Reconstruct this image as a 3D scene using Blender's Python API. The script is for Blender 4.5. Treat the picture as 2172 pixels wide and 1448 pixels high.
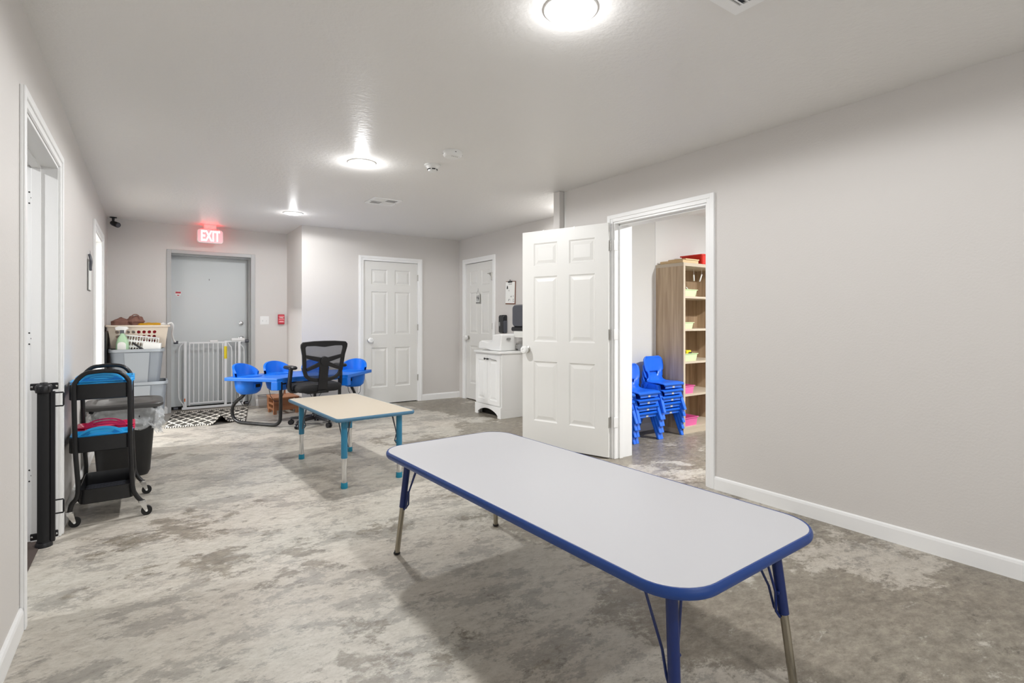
import bpy, bmesh, math, random
from mathutils import Vector, Matrix
R = math.radians
PI = math.pi
random.seed(7)
for o in list(bpy.data.objects): bpy.data.objects.remove(o)
SC = bpy.context.scene
COL = SC.collection

# ------------------------------------------------------------------ camera, world, lights, exposure
YAW = R(34.85)
cam_d = bpy.data.cameras.new('camera'); cam = bpy.data.objects.new('camera', cam_d); COL.objects.link(cam)
cam.location = (0, 0, 1.2); cam.rotation_euler = (R(90), 0, -YAW)
cam_d.sensor_fit = 'HORIZONTAL'; cam_d.sensor_width = 36; cam_d.lens = 1110 / 2172 * 36
cam_d.shift_y = -45.5 / 2172
cam_d.clip_start = .02
SC.camera = cam
SC.view_settings.view_transform = 'Standard'; SC.view_settings.look = 'None'
SC.view_settings.exposure = 0.41; SC.view_settings.gamma = 1; SC.view_settings.use_curve_mapping = False
w = bpy.data.worlds.new('daylight'); SC.world = w; w.use_nodes = True
w.node_tree.nodes['Background'].inputs[0].default_value = (.85, .92, 1, 1)
w.node_tree.nodes['Background'].inputs[1].default_value = 1.0

CEIL = 2.44
LAMP_SPOTS = [(1.385, 1.58), (1.385, 4.06), (1.385, 6.43), (1.385, -1.0), (3.72, 4.35)]   # recessed disks of the main room; the last is added to brighten the vanity
SIDE_SPOTS = [(4.9, 1.6, 76), (-1.75, 6.6, 110), (-1.5, 3.0, 24)]            # rooms behind the doorways
def area(name, loc, rot, size, power, shape='DISK', size_y=None, col=(.985, .99, 1)):
    d = bpy.data.lights.new(name, 'AREA'); d.shape = shape; d.size = size
    if size_y: d.size_y = size_y
    d.energy = power; d.color = col
    o = bpy.data.objects.new(name, d); COL.objects.link(o); o.location = loc; o.rotation_euler = rot
    return o
def glow(name, loc, r, power):
    d = bpy.data.lights.new(name, 'POINT'); d.shadow_soft_size = r; d.energy = power; d.color = (.985, .99, 1)
    o = bpy.data.objects.new(name, d); COL.objects.link(o); o.location = loc; return o
for (x, y), k in zip(LAMP_SPOTS, (.85, 1.3, .54, .95, .38)):
    area('ceiling_lamp_light', (x, y, CEIL - .015), (0, 0, 0), .15, 5.5 * k)
    glow('ceiling_lamp_glow', (x, y, CEIL - .064), .03, 2.6 * k)
    d = bpy.data.lights.new('ceiling_lamp_beam', 'SPOT'); d.energy = 42 * k; d.spot_size = R(176); d.spot_blend = .15; d.shadow_soft_size = .045; d.color = (.985, .99, 1)
    o = bpy.data.objects.new('ceiling_lamp_beam', d); COL.objects.link(o); o.location = (x, y, CEIL - .035)
for x, y, p in SIDE_SPOTS: area('side_room_light', (x, y, CEIL - .015), (0, 0, 0), .17, p)
area('added_fill_light', (1.5, -2.93, 1.35), (R(90), 0, 0), 3.2, 12, 'RECTANGLE', 1.7, (.95, .98, 1))  # added fill light from behind the camera, through the added window

# ------------------------------------------------------------------ materials
def srgb(c):
    if isinstance(c, str):
        c = tuple(int(c[i:i + 2], 16) / 255 for i in (0, 2, 4))
    return tuple((v / 12.92 if v <= .04045 else ((v + .055) / 1.055) ** 2.4) for v in c) + (1,)
def mat(name, col, rough=.5, metal=0, bump=None, emit=None, alpha=1, trans=0, spec=.5, ior=None, var=None, coat=0):
    m = bpy.data.materials.new(name); m.use_nodes = True
    nt = m.node_tree; b = nt.nodes['Principled BSDF']
    b.inputs['Base Color'].default_value = srgb(col); b.inputs['Roughness'].default_value = rough
    b.inputs['Metallic'].default_value = metal; b.inputs['Alpha'].default_value = alpha
    b.inputs['Transmission Weight'].default_value = trans; b.inputs['Specular IOR Level'].default_value = spec
    b.inputs['Coat Weight'].default_value = coat
    if ior: b.inputs['IOR'].default_value = ior
    tc = nt.nodes.new('ShaderNodeTexCoord')
    if var:      # gentle mottling of the colour: (scale, amount)
        n = nt.nodes.new('ShaderNodeTexNoise'); n.inputs['Scale'].default_value = var[0]; n.inputs['Detail'].default_value = 4
        h = nt.nodes.new('ShaderNodeHueSaturation'); h.inputs['Color'].default_value = srgb(col)
        mr = nt.nodes.new('ShaderNodeMapRange'); mr.inputs['To Min'].default_value = 1 - var[1]; mr.inputs['To Max'].default_value = 1 + var[1]
        nt.links.new(tc.outputs['Object'], n.inputs['Vector']); nt.links.new(n.outputs['Fac'], mr.inputs['Value'])
        nt.links.new(mr.outputs[0], h.inputs['Value']); nt.links.new(h.outputs[0], b.inputs['Base Color'])
    if bump:
        n = nt.nodes.new('ShaderNodeTexNoise'); n.inputs['Scale'].default_value = bump[0]; n.inputs['Detail'].default_value = 3
        bp = nt.nodes.new('ShaderNodeBump'); bp.inputs['Strength'].default_value = bump[1]; bp.inputs['Distance'].default_value = bump[2] if len(bump) > 2 else .002
        nt.links.new(tc.outputs['Object'], n.inputs['Vector']); nt.links.new(n.outputs['Fac'], bp.inputs['Height'])
        nt.links.new(bp.outputs[0], b.inputs['Normal'])
    if emit:
        b.inputs['Emission Color'].default_value = srgb(emit[0]); b.inputs['Emission Strength'].default_value = emit[1]
    return m

def concrete():
    m = bpy.data.materials.new('polished_concrete'); m.use_nodes = True; nt = m.node_tree; L = nt.links.new
    b = nt.nodes['Principled BSDF']; tc = nt.nodes.new('ShaderNodeTexCoord')
    def noise(scale, detail, rough=.6, dist=0, off=(0, 0, 0), st=(1, 1, 1), rz=0):
        mp = nt.nodes.new('ShaderNodeMapping'); mp.inputs['Location'].default_value = off; mp.inputs['Scale'].default_value = st; mp.inputs['Rotation'].default_value = (0, 0, rz)
        n = nt.nodes.new('ShaderNodeTexNoise'); n.inputs['Scale'].default_value = scale; n.inputs['Detail'].default_value = detail
        n.inputs['Roughness'].default_value = rough; n.inputs['Distortion'].default_value = dist
        L(tc.outputs['Object'], mp.inputs['Vector']); L(mp.outputs[0], n.inputs['Vector']); return n.outputs['Fac']
    def ramp(src, stops):
        r = nt.nodes.new('ShaderNodeValToRGB'); L(src, r.inputs[0]); e = r.color_ramp.elements
        e[0].position, e[0].color = stops[0]; e[1].position, e[1].color = stops[-1]
        for p, c in stops[1:-1]: q = e.new(p); q.color = c
        return r.outputs['Color']
    def mix(a, c, f, mode='MIX'):
        x = nt.nodes.new('ShaderNodeMix'); x.data_type = 'RGBA'; x.blend_type = mode
        if isinstance(f, float): x.inputs[0].default_value = f
        else: L(f, x.inputs[0])
        L(a, x.inputs[6]); L(c, x.inputs[7]); return x.outputs[2]
    K, W_ = (0, 0, 0, 1), (1, 1, 1, 1)
    flake = noise(2.4, 15, .8, .1, (2, 1, 0), (1, 1.5, 1), R(35))       # crisp-edged worn cream over grey
    broad = noise(.75, 13, .7, .2, (4.2, 2.6, 0))                          # large darker patches
    speck = noise(13, 12, .8, 0, (7, 3, 0), (1, 1.7, 1), R(35))
    tint = noise(1.1, 4, .5, 0, (9, 4, 2))
    cloud = noise(1.7, 6, .55, .1, (1, 8, 0))
    cream = ramp(speck, [(.34, srgb('a39d93')), (.48, srgb('bfbab0')), (.6, srgb('cdc9c0'))])
    grey = ramp(speck, [(.3, srgb('807c75')), (.5, srgb('9b9790')), (.66, srgb('b0aba1'))])
    c = mix(grey, cream, ramp(flake, [(.462, K), (.495, W_)]))
    c = mix(c, ramp(cloud, [(.35, srgb('a9a49a')), (.65, srgb('cbc6ba'))]), .18)
    sx = nt.nodes.new('ShaderNodeSeparateXYZ'); L(tc.outputs['Object'], sx.inputs[0])      # stain bias near right: real discoloration plus painted falloff of light
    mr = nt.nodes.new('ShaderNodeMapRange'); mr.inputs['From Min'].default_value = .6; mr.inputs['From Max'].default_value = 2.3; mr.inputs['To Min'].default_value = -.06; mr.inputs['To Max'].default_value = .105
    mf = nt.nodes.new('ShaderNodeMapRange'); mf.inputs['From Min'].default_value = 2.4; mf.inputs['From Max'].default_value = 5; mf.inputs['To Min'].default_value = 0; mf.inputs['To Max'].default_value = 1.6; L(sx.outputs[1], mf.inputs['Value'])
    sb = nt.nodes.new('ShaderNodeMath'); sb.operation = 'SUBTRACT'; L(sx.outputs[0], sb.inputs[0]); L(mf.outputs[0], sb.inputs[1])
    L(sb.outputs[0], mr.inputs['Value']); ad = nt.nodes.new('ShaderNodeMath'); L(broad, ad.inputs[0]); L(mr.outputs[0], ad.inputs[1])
    ad2 = nt.nodes.new('ShaderNodeMath'); ad2.operation = 'MULTIPLY_ADD'; L(flake, ad2.inputs[0]); ad2.inputs[1].default_value = -.45; ad2.inputs[2].default_value = .225
    ad3 = nt.nodes.new('ShaderNodeMath'); L(ad.outputs[0], ad3.inputs[0]); L(ad2.outputs[0], ad3.inputs[1])
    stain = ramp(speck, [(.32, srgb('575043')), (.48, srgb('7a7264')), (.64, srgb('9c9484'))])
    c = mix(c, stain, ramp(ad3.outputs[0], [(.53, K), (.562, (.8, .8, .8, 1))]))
    c = mix(c, ramp(tint, [(.4, srgb('f6efe8')), (.62, srgb('f1f2ee'))]), .5, 'MULTIPLY')
    c = mix(c, ramp(noise(7, 12, .78, .3, (5, 5, 5), (1, 1.6, 1), R(35)), [(.36, srgb('6d675d')), (.43, W_), (1, W_)]), .55, 'MULTIPLY')
    c = mix(c, ramp(noise(38, 8, .8, 0, (3, 9, 0), (1, 1.7, 1), R(35)), [(.3, srgb('9a958c')), (.47, W_), (1, W_)]), .6, 'MULTIPLY')
    c = mix(c, ramp(noise(9, 10, .82, .1, (13, 2, 0), (1, 2.2, 1), R(35)), [(.56, K), (.63, srgb('d8d3c8'))]), ramp(noise(9, 10, .82, .1, (13, 2, 0), (1, 2.2, 1), R(35)), [(.57, K), (.64, (.45, .45, .45, 1))]))
    br = nt.nodes.new('ShaderNodeBrightContrast'); br.inputs['Bright'].default_value = FLOOR_BRIGHT; L(c, br.inputs[0])
    L(br.outputs[0], b.inputs['Base Color'])
    rr = nt.nodes.new('ShaderNodeMapRange'); rr.inputs['To Min'].default_value = .22; rr.inputs['To Max'].default_value = .55; L(flake, rr.inputs['Value']); L(rr.outputs[0], b.inputs['Roughness'])
    bp = nt.nodes.new('ShaderNodeBump'); bp.inputs['Strength'].default_value = .12; bp.inputs['Distance'].default_value = .002; L(speck, bp.inputs['Height']); L(bp.outputs[0], b.inputs['Normal'])
    return m
FLOOR_BRIGHT = .012

def woodmat(name, c1, c2, axis_scale=(22, 22, 1.2), rough=.5):
    m = bpy.data.materials.new(name); m.use_nodes = True; nt = m.node_tree; L = nt.links.new; b = nt.nodes['Principled BSDF']
    tc = nt.nodes.new('ShaderNodeTexCoord'); mp = nt.nodes.new('ShaderNodeMapping'); mp.inputs['Scale'].default_value = axis_scale
    n = nt.nodes.new('ShaderNodeTexNoise'); n.inputs['Scale'].default_value = 1; n.inputs['Detail'].default_value = 6; n.inputs['Distortion'].default_value = .4
    r = nt.nodes.new('ShaderNodeValToRGB'); e = r.color_ramp.elements; e[0].position = .3; e[0].color = srgb(c1); e[1].position = .7; e[1].color = srgb(c2)
    L(tc.outputs['Object'], mp.inputs[0]); L(mp.outputs[0], n.inputs['Vector']); L(n.outputs['Fac'], r.inputs[0]); L(r.outputs[0], b.inputs['Base Color'])
    b.inputs['Roughness'].default_value = rough
    return m

def patternmat():
    m = bpy.data.materials.new('diamond_weave'); m.use_nodes = True; nt = m.node_tree; L = nt.links.new; b = nt.nodes['Principled BSDF']
    uv = nt.nodes.new('ShaderNodeUVMap'); uv.uv_map = 'UVMap'; sp = nt.nodes.new('ShaderNodeSeparateXYZ'); L(uv.outputs[0], sp.inputs[0])
    def mth(op, a, c=None, cl=False):
        x = nt.nodes.new('ShaderNodeMath'); x.operation = op; x.use_clamp = cl
        for i, v in enumerate((a, c)):
            if v is None: continue
            if isinstance(v, (int, float)): x.inputs[i].default_value = v
            else: L(v, x.inputs[i])
        return x.outputs[0]
    def tri(v, s):
        return mth('ABSOLUTE', mth('SUBTRACT', mth('FRACT', mth('MULTIPLY', v, s)), .5))
    a = mth('ADD', tri(sp.outputs[0], 7), tri(sp.outputs[1], 4))          # 0..1 diamonds
    line = mth('LESS_THAN', mth('ABSOLUTE', mth('SUBTRACT', a, .5)), .1)
    bx = mth('GREATER_THAN', mth('ABSOLUTE', mth('SUBTRACT', sp.outputs[1], .5)), .455)
    dots = mth('LESS_THAN', tri(sp.outputs[0], 34), .26)
    bd = mth('MULTIPLY', bx, dots)
    inner = mth('MULTIPLY', line, mth('SUBTRACT', 1, bx))
    f = mth('MAXIMUM', inner, bd)
    mx = nt.nodes.new('ShaderNodeMix'); mx.data_type = 'RGBA'; L(f, mx.inputs[0]); mx.inputs[6].default_value = srgb('4a4740'); mx.inputs[7].default_value = srgb('e6e1d6')
    L(mx.outputs[2], b.inputs['Base Color']); b.inputs['Roughness'].default_value = .9
    return m

M = dict(
    wall=mat('warm_grey_wall_paint', 'd8d4d0', .55, bump=(90, .35, .002)),
    wall_white=mat('white_wall_paint', 'f0f0ee', .5, bump=(90, .3, .002)),
    wall_pale=mat('pale_grey_wall_paint', 'e0dfdb', .5, bump=(90, .3, .002)),
    ceiling=mat('ceiling_paint', 'ebe9e6', .4, bump=(42, .55, .004)),
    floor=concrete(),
    trim=mat('trim_white', 'f6f6f5', .35),
    door=mat('door_paint', 'e6e5e1', .4, bump=(200, .05, .001)),
    greydoor=mat('grey_metal_door', 'd2d6d6', .42),
    greyframe=mat('grey_door_frame', 'b9bab9', .4),
    dark=mat('dark_gap', '17140f', .8),
    chrome=mat('chrome', 'd8d8d8', .12, 1),
    nickel=mat('brushed_nickel', 'bdbbb6', .3, 1),
    steel=mat('tube_chrome', 'a8a294', .2, 1),
    white=mat('white_plastic', 'f0f0ee', .35),
    whitemetal=mat('white_enamel', 'e9eaeb', .3),
    black=mat('black_plastic', '16161a', .38),
    blackmetal=mat('black_powder_coat', '131315', .32, bump=(300, .1, .0006)),
    blackfab=mat('black_upholstery', '141416', .75, bump=(400, .3, .001)),
    rubber=mat('black_rubber', '101010', .6),
    laminate=mat('white_laminate', 'c1c1c4', .42),
    beige=mat('beige_laminate', 'b9ae9c', .42),
    navy=mat('navy_blue_enamel', '0b2562', .3),
    blueedge=mat('royal_blue_edge', '083b84', .38),
    tealedge=mat('slate_blue_edge', '47738f', .55),
    teal=mat('teal_enamel', '2d7a9c', .3),
    tealfoot=mat('teal_rubber', '127f9c', .5),
    toddler=mat('toddler_blue_plastic', '0b73e0', .38),
    chair=mat('chair_blue_plastic', '2272ee', .33),
    lightblue=mat('sky_blue_plastic', '2ab4fa', .35),
    pink=mat('crimson_plastic', 'dc2458', .35),
    lime=mat('lime_plastic', 'd2e9b6', .4),
    pinkbin=mat('pink_plastic', 'ec70ae', .4),
    red=mat('red_plastic', 'dd2f22', .35),
    alarmred=mat('alarm_red', 'c02236', .35),
    alarmlight=mat('alarm_red_light', 'ea7f88', .4),
    yellow=mat('yellow_plastic', 'f2d91c', .5),
    mustard=mat('mustard_cloth', 'd9a21f', .85),
    brown=mat('brown_cloth', '8a6458', .85, var=(20, .3)),
    grey=mat('grey_tote_plastic', '939aa2', .38),
    greyrim=mat('grey_tote_rim', 'a6acb2', .35),
    beigepl=mat('beige_plastic', 'e3d5c3', .4),
    darkgrey=mat('dark_grey_plastic', '50525a', .35),
    smoke=mat('smoke_black_plastic', '222226', .2),
    trash=mat('black_bin_plastic', '1b1b1c', .42),
    lid=mat('charcoal_lid', '3c3b3a', .35),
    bag=mat('clear_bag', 'f2f5f6', .18, alpha=.4, bump=(24, .8, .02)),
    clearpl=mat('clear_plastic', 'dfe8df', .15, alpha=.55),
    lensred=mat('sign_face', 'f6c3c6', .4, emit=('ff8f96', .55)),
    signlet=mat('sign_letters', 'ffffff', .4, emit=('fff4f0', 1.6)),
    signglow=mat('sign_top_lens', 'ff4040', .4, emit=('ff2020', 9)),
    lamp=mat('lamp_diffuser', 'ffffff', .4, emit=('fffaf0', 9)),
    lampring=mat('lamp_ring', 'f4f3f0', .35),
    shelfside=woodmat('oak_laminate', 'a48b70', 'cab395', (30, 30, 1.6)),
    shelfedge=mat('shelf_edge', 'c9bba6', .5),
    shelfback=woodmat('oak_back', '8a7056', 'b39a7c', (30, 30, 1.6)),
    pine=woodmat('pine_board', 'd9b98a', 'e6cca2', (3, 20, 20)),
    stool=woodmat('reddish_wood', '8a5638', 'b37a52', (3, 18, 18)),
    mesh=mat('chair_mesh', '4c4d50', .8, alpha=.42),
    wire=mat('wire_mesh', '7c6f66', .5, alpha=.18),
    mat=patternmat(), matback=mat('mat_backing', '3a372f', .9),
    carpet=mat('dark_carpet', '4a3f3a', .95, bump=(300, .5, .002)),
    paper=mat('paper', 'f4f4f0', .7), ink=mat('ink', '2b2b2b', .7), inklight=mat('light_ink', '8f8f8c', .7),
    cork=mat('brown_board', '7a5140', .6),
    orange=mat('orange_label', 'd96a28', .5),
    green=mat('green_liquid', 'c6ecc4', .3, alpha=.8),
    cloth=mat('white_cloth', 'f1f1ef', .8),
    darkred=mat('dark_red_cloth', 'b01d2c', .8),
    glass=mat('added_window_glass', 'ffffff', .02, alpha=.15),
    silver=mat('silver_label', 'c8ccd0', .4),
)

# ------------------------------------------------------------------ mesh builder
class MB:
    def __init__(s): s.bm = bmesh.new(); s.mats = []; s.mi = 0
    def use(s, m):
        if m not in s.mats: s.mats.append(m)
        s.mi = s.mats.index(m); return s
    def _f(s, vs, smooth=False):
        try:
            f = s.bm.faces.new(vs); f.material_index = s.mi; f.smooth = smooth; return f
        except ValueError: return None
    def box(s, x0, y0, z0, x1, y1, z1, Mx=None):
        x0, x1 = sorted((x0, x1)); y0, y1 = sorted((y0, y1)); z0, z1 = sorted((z0, z1))
        c = [Vector(p) for p in ((x0, y0, z0), (x1, y0, z0), (x1, y1, z0), (x0, y1, z0), (x0, y0, z1), (x1, y0, z1), (x1, y1, z1), (x0, y1, z1))]
        if Mx is not None: c = [Mx @ p for p in c]
        v = [s.bm.verts.new(p) for p in c]
        for q in ((0, 3, 2, 1), (4, 5, 6, 7), (0, 1, 5, 4), (1, 2, 6, 5), (2, 3, 7, 6), (3, 0, 4, 7)): s._f([v[i] for i in q])
        return s
    def loft(s, rings, smooth=True, cap0=True, cap1=True, close=True):
        vr = [[s.bm.verts.new(p) for p in r] for r in rings]
        n = len(rings[0])
        for a, b in zip(vr, vr[1:]):
            for i in range(n if close else n - 1):
                j = (i + 1) % n; s._f([a[i], a[j], b[j], b[i]], smooth)
        if cap0 and close: s._f(list(reversed(vr[0])))
        if cap1 and close: s._f(vr[-1])
        return vr
    def tube(s, pts, r, n=12, caps=True, closed=False, flat=1.0):
        pts = [Vector(p) for p in pts]; rings = []; N = len(pts)
        rs = r if isinstance(r, (list, tuple)) else [r] * N
        up = None
        for i, p in enumerate(pts):
            if closed: t = (pts[(i + 1) % N] - pts[i - 1]).normalized()
            else: t = (pts[min(i + 1, N - 1)] - pts[max(i - 1, 0)]).normalized()
            if up is None:
                up = Vector((0, 0, 1)) if abs(t.z) < .9 else Vector((1, 0, 0))
            u = (up - t * up.dot(t)).normalized(); up = u; v = t.cross(u)
            rings.append([p + (u * math.cos(2 * PI * k / n) + v * math.sin(2 * PI * k / n) * flat) * rs[i] for k in range(n)])
        if closed: rings.append(rings[0]); s.loft(rings, True, False, False)
        else: s.loft(rings, True, caps, caps)
        return s
    def lathe(s, prof, c=(0, 0, 0), n=32, Mx=None, smooth=True):
        rings = []
        for r, z in prof:
            ring = [Vector((c[0] + r * math.cos(2 * PI * k / n), c[1] + r * math.sin(2 * PI * k / n), c[2] + z)) for k in range(n)]
            if Mx is not None: ring = [Mx @ p for p in ring]
            rings.append(ring)
        s.loft(rings, smooth); return s
    def prism(s, outline, z0, z1, Mx=None, smooth=False):
        a = [Vector((x, y, z0)) for x, y in outline]; b = [Vector((x, y, z1)) for x, y in outline]
        if Mx is not None: a = [Mx @ p for p in a]; b = [Mx @ p for p in b]
        s.loft([a, b], smooth); return s
    def ringprism(s, outer, inner, z0, z1, Mx=None):
        n = len(outer); Mx = Mx or Matrix()
        def mk(o, z): return [s.bm.verts.new(Mx @ Vector((x, y, z))) for x, y in o]
        A, B, C, D = mk(outer, z0), mk(outer, z1), mk(inner, z1), mk(inner, z0)
        for i in range(n):
            j = (i + 1) % n
            for P, Q in ((A, B), (B, C), (C, D), (D, A)): s._f([P[i], P[j], Q[j], Q[i]], False)
        return s
    def sphere(s, c, r, n=16, sc=(1, 1, 1), Mx=None):
        prof = [(r * math.sin(PI * k / n), -r * math.cos(PI * k / n)) for k in range(n + 1)]
        prof[0] = (1e-4, prof[0][1]); prof[-1] = (1e-4, prof[-1][1])
        T = Matrix.Translation(c) @ Matrix.Diagonal((*sc, 1))
        if Mx is not None: T = Mx @ T
        s.lathe(prof, n=n * 2, Mx=T); return s
    def build(s, name, m, parent=None, bevel=0, seg=2, loc=None, sub=0, smooth_angle=None, solid=0, up=False):
        me = bpy.data.meshes.new(name); bmesh.ops.recalc_face_normals(s.bm, faces=s.bm.faces)
        if up:
            if sum(f.normal.z for f in s.bm.faces) < 0: bmesh.ops.reverse_faces(s.bm, faces=s.bm.faces)
        for e in s.bm.edges:
            if len(e.link_faces) == 2 and e.calc_face_angle(0) > R(38): e.smooth = False
        s.bm.to_mesh(me); s.bm.free()
        ms = s.mats or []
        if not ms: ms = [m]
        for q in ms: me.materials.append(M[q] if isinstance(q, str) else q)
        o = bpy.data.objects.new(name, me); COL.objects.link(o)
        if parent is not None: o.parent = parent
        if loc is not None: o.location = loc
        if solid:
            md = o.modifiers.new('thick', 'SOLIDIFY'); md.thickness = solid; md.offset = 0
        if bevel:
            md = o.modifiers.new('bevel', 'BEVEL'); md.width = bevel; md.segments = seg; md.limit_method = 'ANGLE'; md.angle_limit = R(40)
        if sub:
            md = o.modifiers.new('sub', 'SUBSURF'); md.levels = sub; md.render_levels = sub
        return o

def tag(o, label=None, cat=None, group=None, kind=None):
    if label: o['label'] = label
    if cat: o['category'] = cat
    if group: o['group'] = group
    if kind: o['kind'] = kind
    return o
def thing(name, label, cat, loc=(0, 0, 0), rz=0, group=None):
    o = bpy.data.objects.new(name, None); COL.objects.link(o); o.empty_display_size = .05
    o.location = loc; o.rotation_euler = (0, 0, rz)
    return tag(o, label, cat, group)
def struct(mb, name, m, bevel=0, parent=None, **k):
    o = mb.build(name, m, parent, bevel, **k)
    if parent is None: o['kind'] = 'structure'
    return o
def dup(root, loc, rz=0, label=None, group=None, mats=None):
    r = root.copy(); COL.objects.link(r); r.location = loc; r.rotation_euler = (0, 0, rz)
    if label: r['label'] = label
    if group: r['group'] = group
    for ch in list(root.children):
        c = ch.copy(); COL.objects.link(c); c.parent = r
        for g in ch.children:
            d = g.copy(); COL.objects.link(d); d.parent = c
    return r
def rrect(x0, y0, x1, y1, r, n=6):
    pts = []
    for cx, cy, a0 in ((x1 - r, y1 - r, 0), (x0 + r, y1 - r, 90), (x0 + r, y0 + r, 180), (x1 - r, y0 + r, 270)):
        for k in range(n + 1):
            a = R(a0 + 90 * k / n); pts.append((cx + r * math.cos(a), cy + r * math.sin(a)))
    return pts
def arc(cx, cy, r, a0, a1, n=12):
    return [(cx + r * math.cos(R(a0 + (a1 - a0) * k / n)), cy + r * math.sin(R(a0 + (a1 - a0) * k / n))) for k in range(n + 1)]
def rot(rx=0, ry=0, rz=0): return Matrix.Rotation(rz, 4, 'Z') @ Matrix.Rotation(ry, 4, 'Y') @ Matrix.Rotation(rx, 4, 'X')
T = Matrix.Translation
XZ = Matrix(((1, 0, 0, 0), (0, 0, -1, 0), (0, 1, 0, 0), (0, 0, 0, 1)))      # outline (x,y) -> (x,z), extrude towards -y
YZ = Matrix(((0, 0, 1, 0), (1, 0, 0, 0), (0, 1, 0, 0), (0, 0, 0, 1)))       # outline (x,y) -> (y,z), extrude towards +x
def text(body, size, loc, rotm, name, m, parent, depth=.0015, align='CENTER', sx=1, bold=0):
    cu = bpy.data.curves.new(name, 'FONT'); cu.body = body; cu.size = size; cu.align_x = align; cu.align_y = 'CENTER'; cu.extrude = depth; cu.offset = bold
    tmp = bpy.data.objects.new(name, cu); COL.objects.link(tmp)
    dg = bpy.context.evaluated_depsgraph_get(); me = bpy.data.meshes.new_from_object(tmp.evaluated_get(dg))
    bpy.data.objects.remove(tmp); me.transform(Matrix.Translation(loc) @ rotm @ Matrix.Diagonal((sx, 1, 1, 1)))
    me.materials.clear(); me.materials.append(M[m])
    o = bpy.data.objects.new(name, me); COL.objects.link(o); o.parent = parent; return o

# ------------------------------------------------------------------ the shell
XL, XR, XR2, XR3, XJ = -.405, 3.31, 3.99, 6.2, 1.65
YM, YE, YB, YP = 7.17, 8.05, -2.8, 3.84
LT = .15
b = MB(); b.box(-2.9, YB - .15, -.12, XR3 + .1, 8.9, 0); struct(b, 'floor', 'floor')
b = MB(); b.box(-2.9, YB - .15, CEIL, XR3 + .1, 8.9, CEIL + .12); struct(b, 'ceiling', 'ceiling')
# left wall with two openings
O1, O2, OH = (2.8, 3.82), (6.12, 7.16), 2.05
b = MB()
for y0, y1 in ((YB, O1[0]), (O1[1], O2[0]), (O2[1], YE)): b.box(XL - LT, y0, 0, XL, y1, CEIL)
for y0, y1 in (O1, O2): b.box(XL - LT, y0, OH, XL, y1, CEIL)
struct(b, 'wall_left', 'wall')
# exit wall with the deep recess of the grey door
b = MB(); DX0, DX1, DH = .25, 1.18, 2.06
b.box(XL - LT, YE, 0, DX0 - .02, YE + .4, CEIL); b.box(DX1 + .02, YE, 0, XJ + .1, YE + .4, CEIL); b.box(DX0 - .02, YE, DH + .02, DX1 + .02, YE + .4, CEIL)
struct(b, 'wall_exit', 'wall')
b = MB(); b.box(XJ, YM, 0, XJ + .12, YE, CEIL); struct(b, 'wall_jog', 'wall')
# middle back wall with a closet door
MD0, MD1 = 2.467, 3.29
b = MB(); b.box(XJ + .12, YM, 0, MD0 - .015, YM + .12, CEIL); b.box(MD1 + .015, YM, 0, XR2, YM + .12, CEIL); b.box(MD0 - .015, YM, 2.05, MD1 + .015, YM + .12, CEIL)
struct(b, 'wall_back', 'wall')
# far right wall with the restroom door
RD0, RD1 = 6.2, 6.97
b = MB(); b.box(XR2, YP, 0, XR2 + .12, RD0 - .015, CEIL); b.box(XR2, RD1 + .015, 0, XR2 + .12, YM + .12, CEIL); b.box(XR2, RD0 - .015, 2.065, XR2 + .12, RD1 + .015, CEIL)
struct(b, 'wall_restroom', 'wall')
# near right wall with the open doorway
O3 = (2.29, 3.215)
b = MB(); b.box(XR, YB, 0, XR + .2, O3[0], CEIL); b.box(XR, O3[1], 0, XR + .2, YP, CEIL); b.box(XR, O3[0], 2.045, XR + .2, O3[1], CEIL)
struct(b, 'wall_right', 'wall')
b = MB(); b.use('wall_pale').box(XR, YP, 0, 4.6, YP + .12, CEIL); b.use('wall_white').box(4.6, YP - .004, 0, XR3, YP + .12, CEIL); struct(b, 'wall_partition', 'wall_white')
b = MB(); b.box(XR - .06, YP + .03, 0, XR, YP + .12, CEIL); struct(b, 'trim_1', 'wall', .006)
b = MB(); b.box(XR3, YB, 0, XR3 + .1, YP + .12, CEIL); struct(b, 'wall_playroom_far', 'wall_white')
# wall behind the camera, with a window added for fill light
b = MB(); b.box(XL - LT, YB - .12, 0, -.1, YB, CEIL); b.box(3.1, YB - .12, 0, XR3 + .1, YB, CEIL); b.box(-.1, YB - .12, 0, 3.1, YB, .5); b.box(-.1, YB - .12, 2.2, 3.1, YB, CEIL)
struct(b, 'wall_camera', 'wall')
b = MB(); b.ringprism([(-.1, .5), (3.1, .5), (3.1, 2.2), (-.1, 2.2)], [(-.03, .57), (3.03, .57), (3.03, 2.13), (-.03, 2.13)], -.02, .1, T((0, YB, 0)) @ XZ)
b.box(1.46, YB - .08, .57, 1.54, YB - .04, 2.13); o = struct(b, 'added_window_1', 'trim')
b = MB(); b.box(-.03, YB - .062, .57, 3.03, YB - .057, 2.13); b.build('pane', 'glass', o)
# rooms beyond the left doorways
b = MB(); b.box(-2.9, 4.9, 0, XL - LT, 5.0, CEIL); struct(b, 'wall_left_partition', 'wall_white')
b = MB(); b.box(-2.9, .2, 0, -2.8, 8.9, CEIL); struct(b, 'wall_left_far', 'wall_white')
b = MB(); b.box(-2.8, .2, 0, XL - LT, .3, CEIL); struct(b, 'wall_left_near', 'wall_white')
b = MB(); b.box(-2.8, YE + .3, 0, XL - LT, YE + .4, CEIL); struct(b, 'wall_left_end', 'wall_white')

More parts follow.
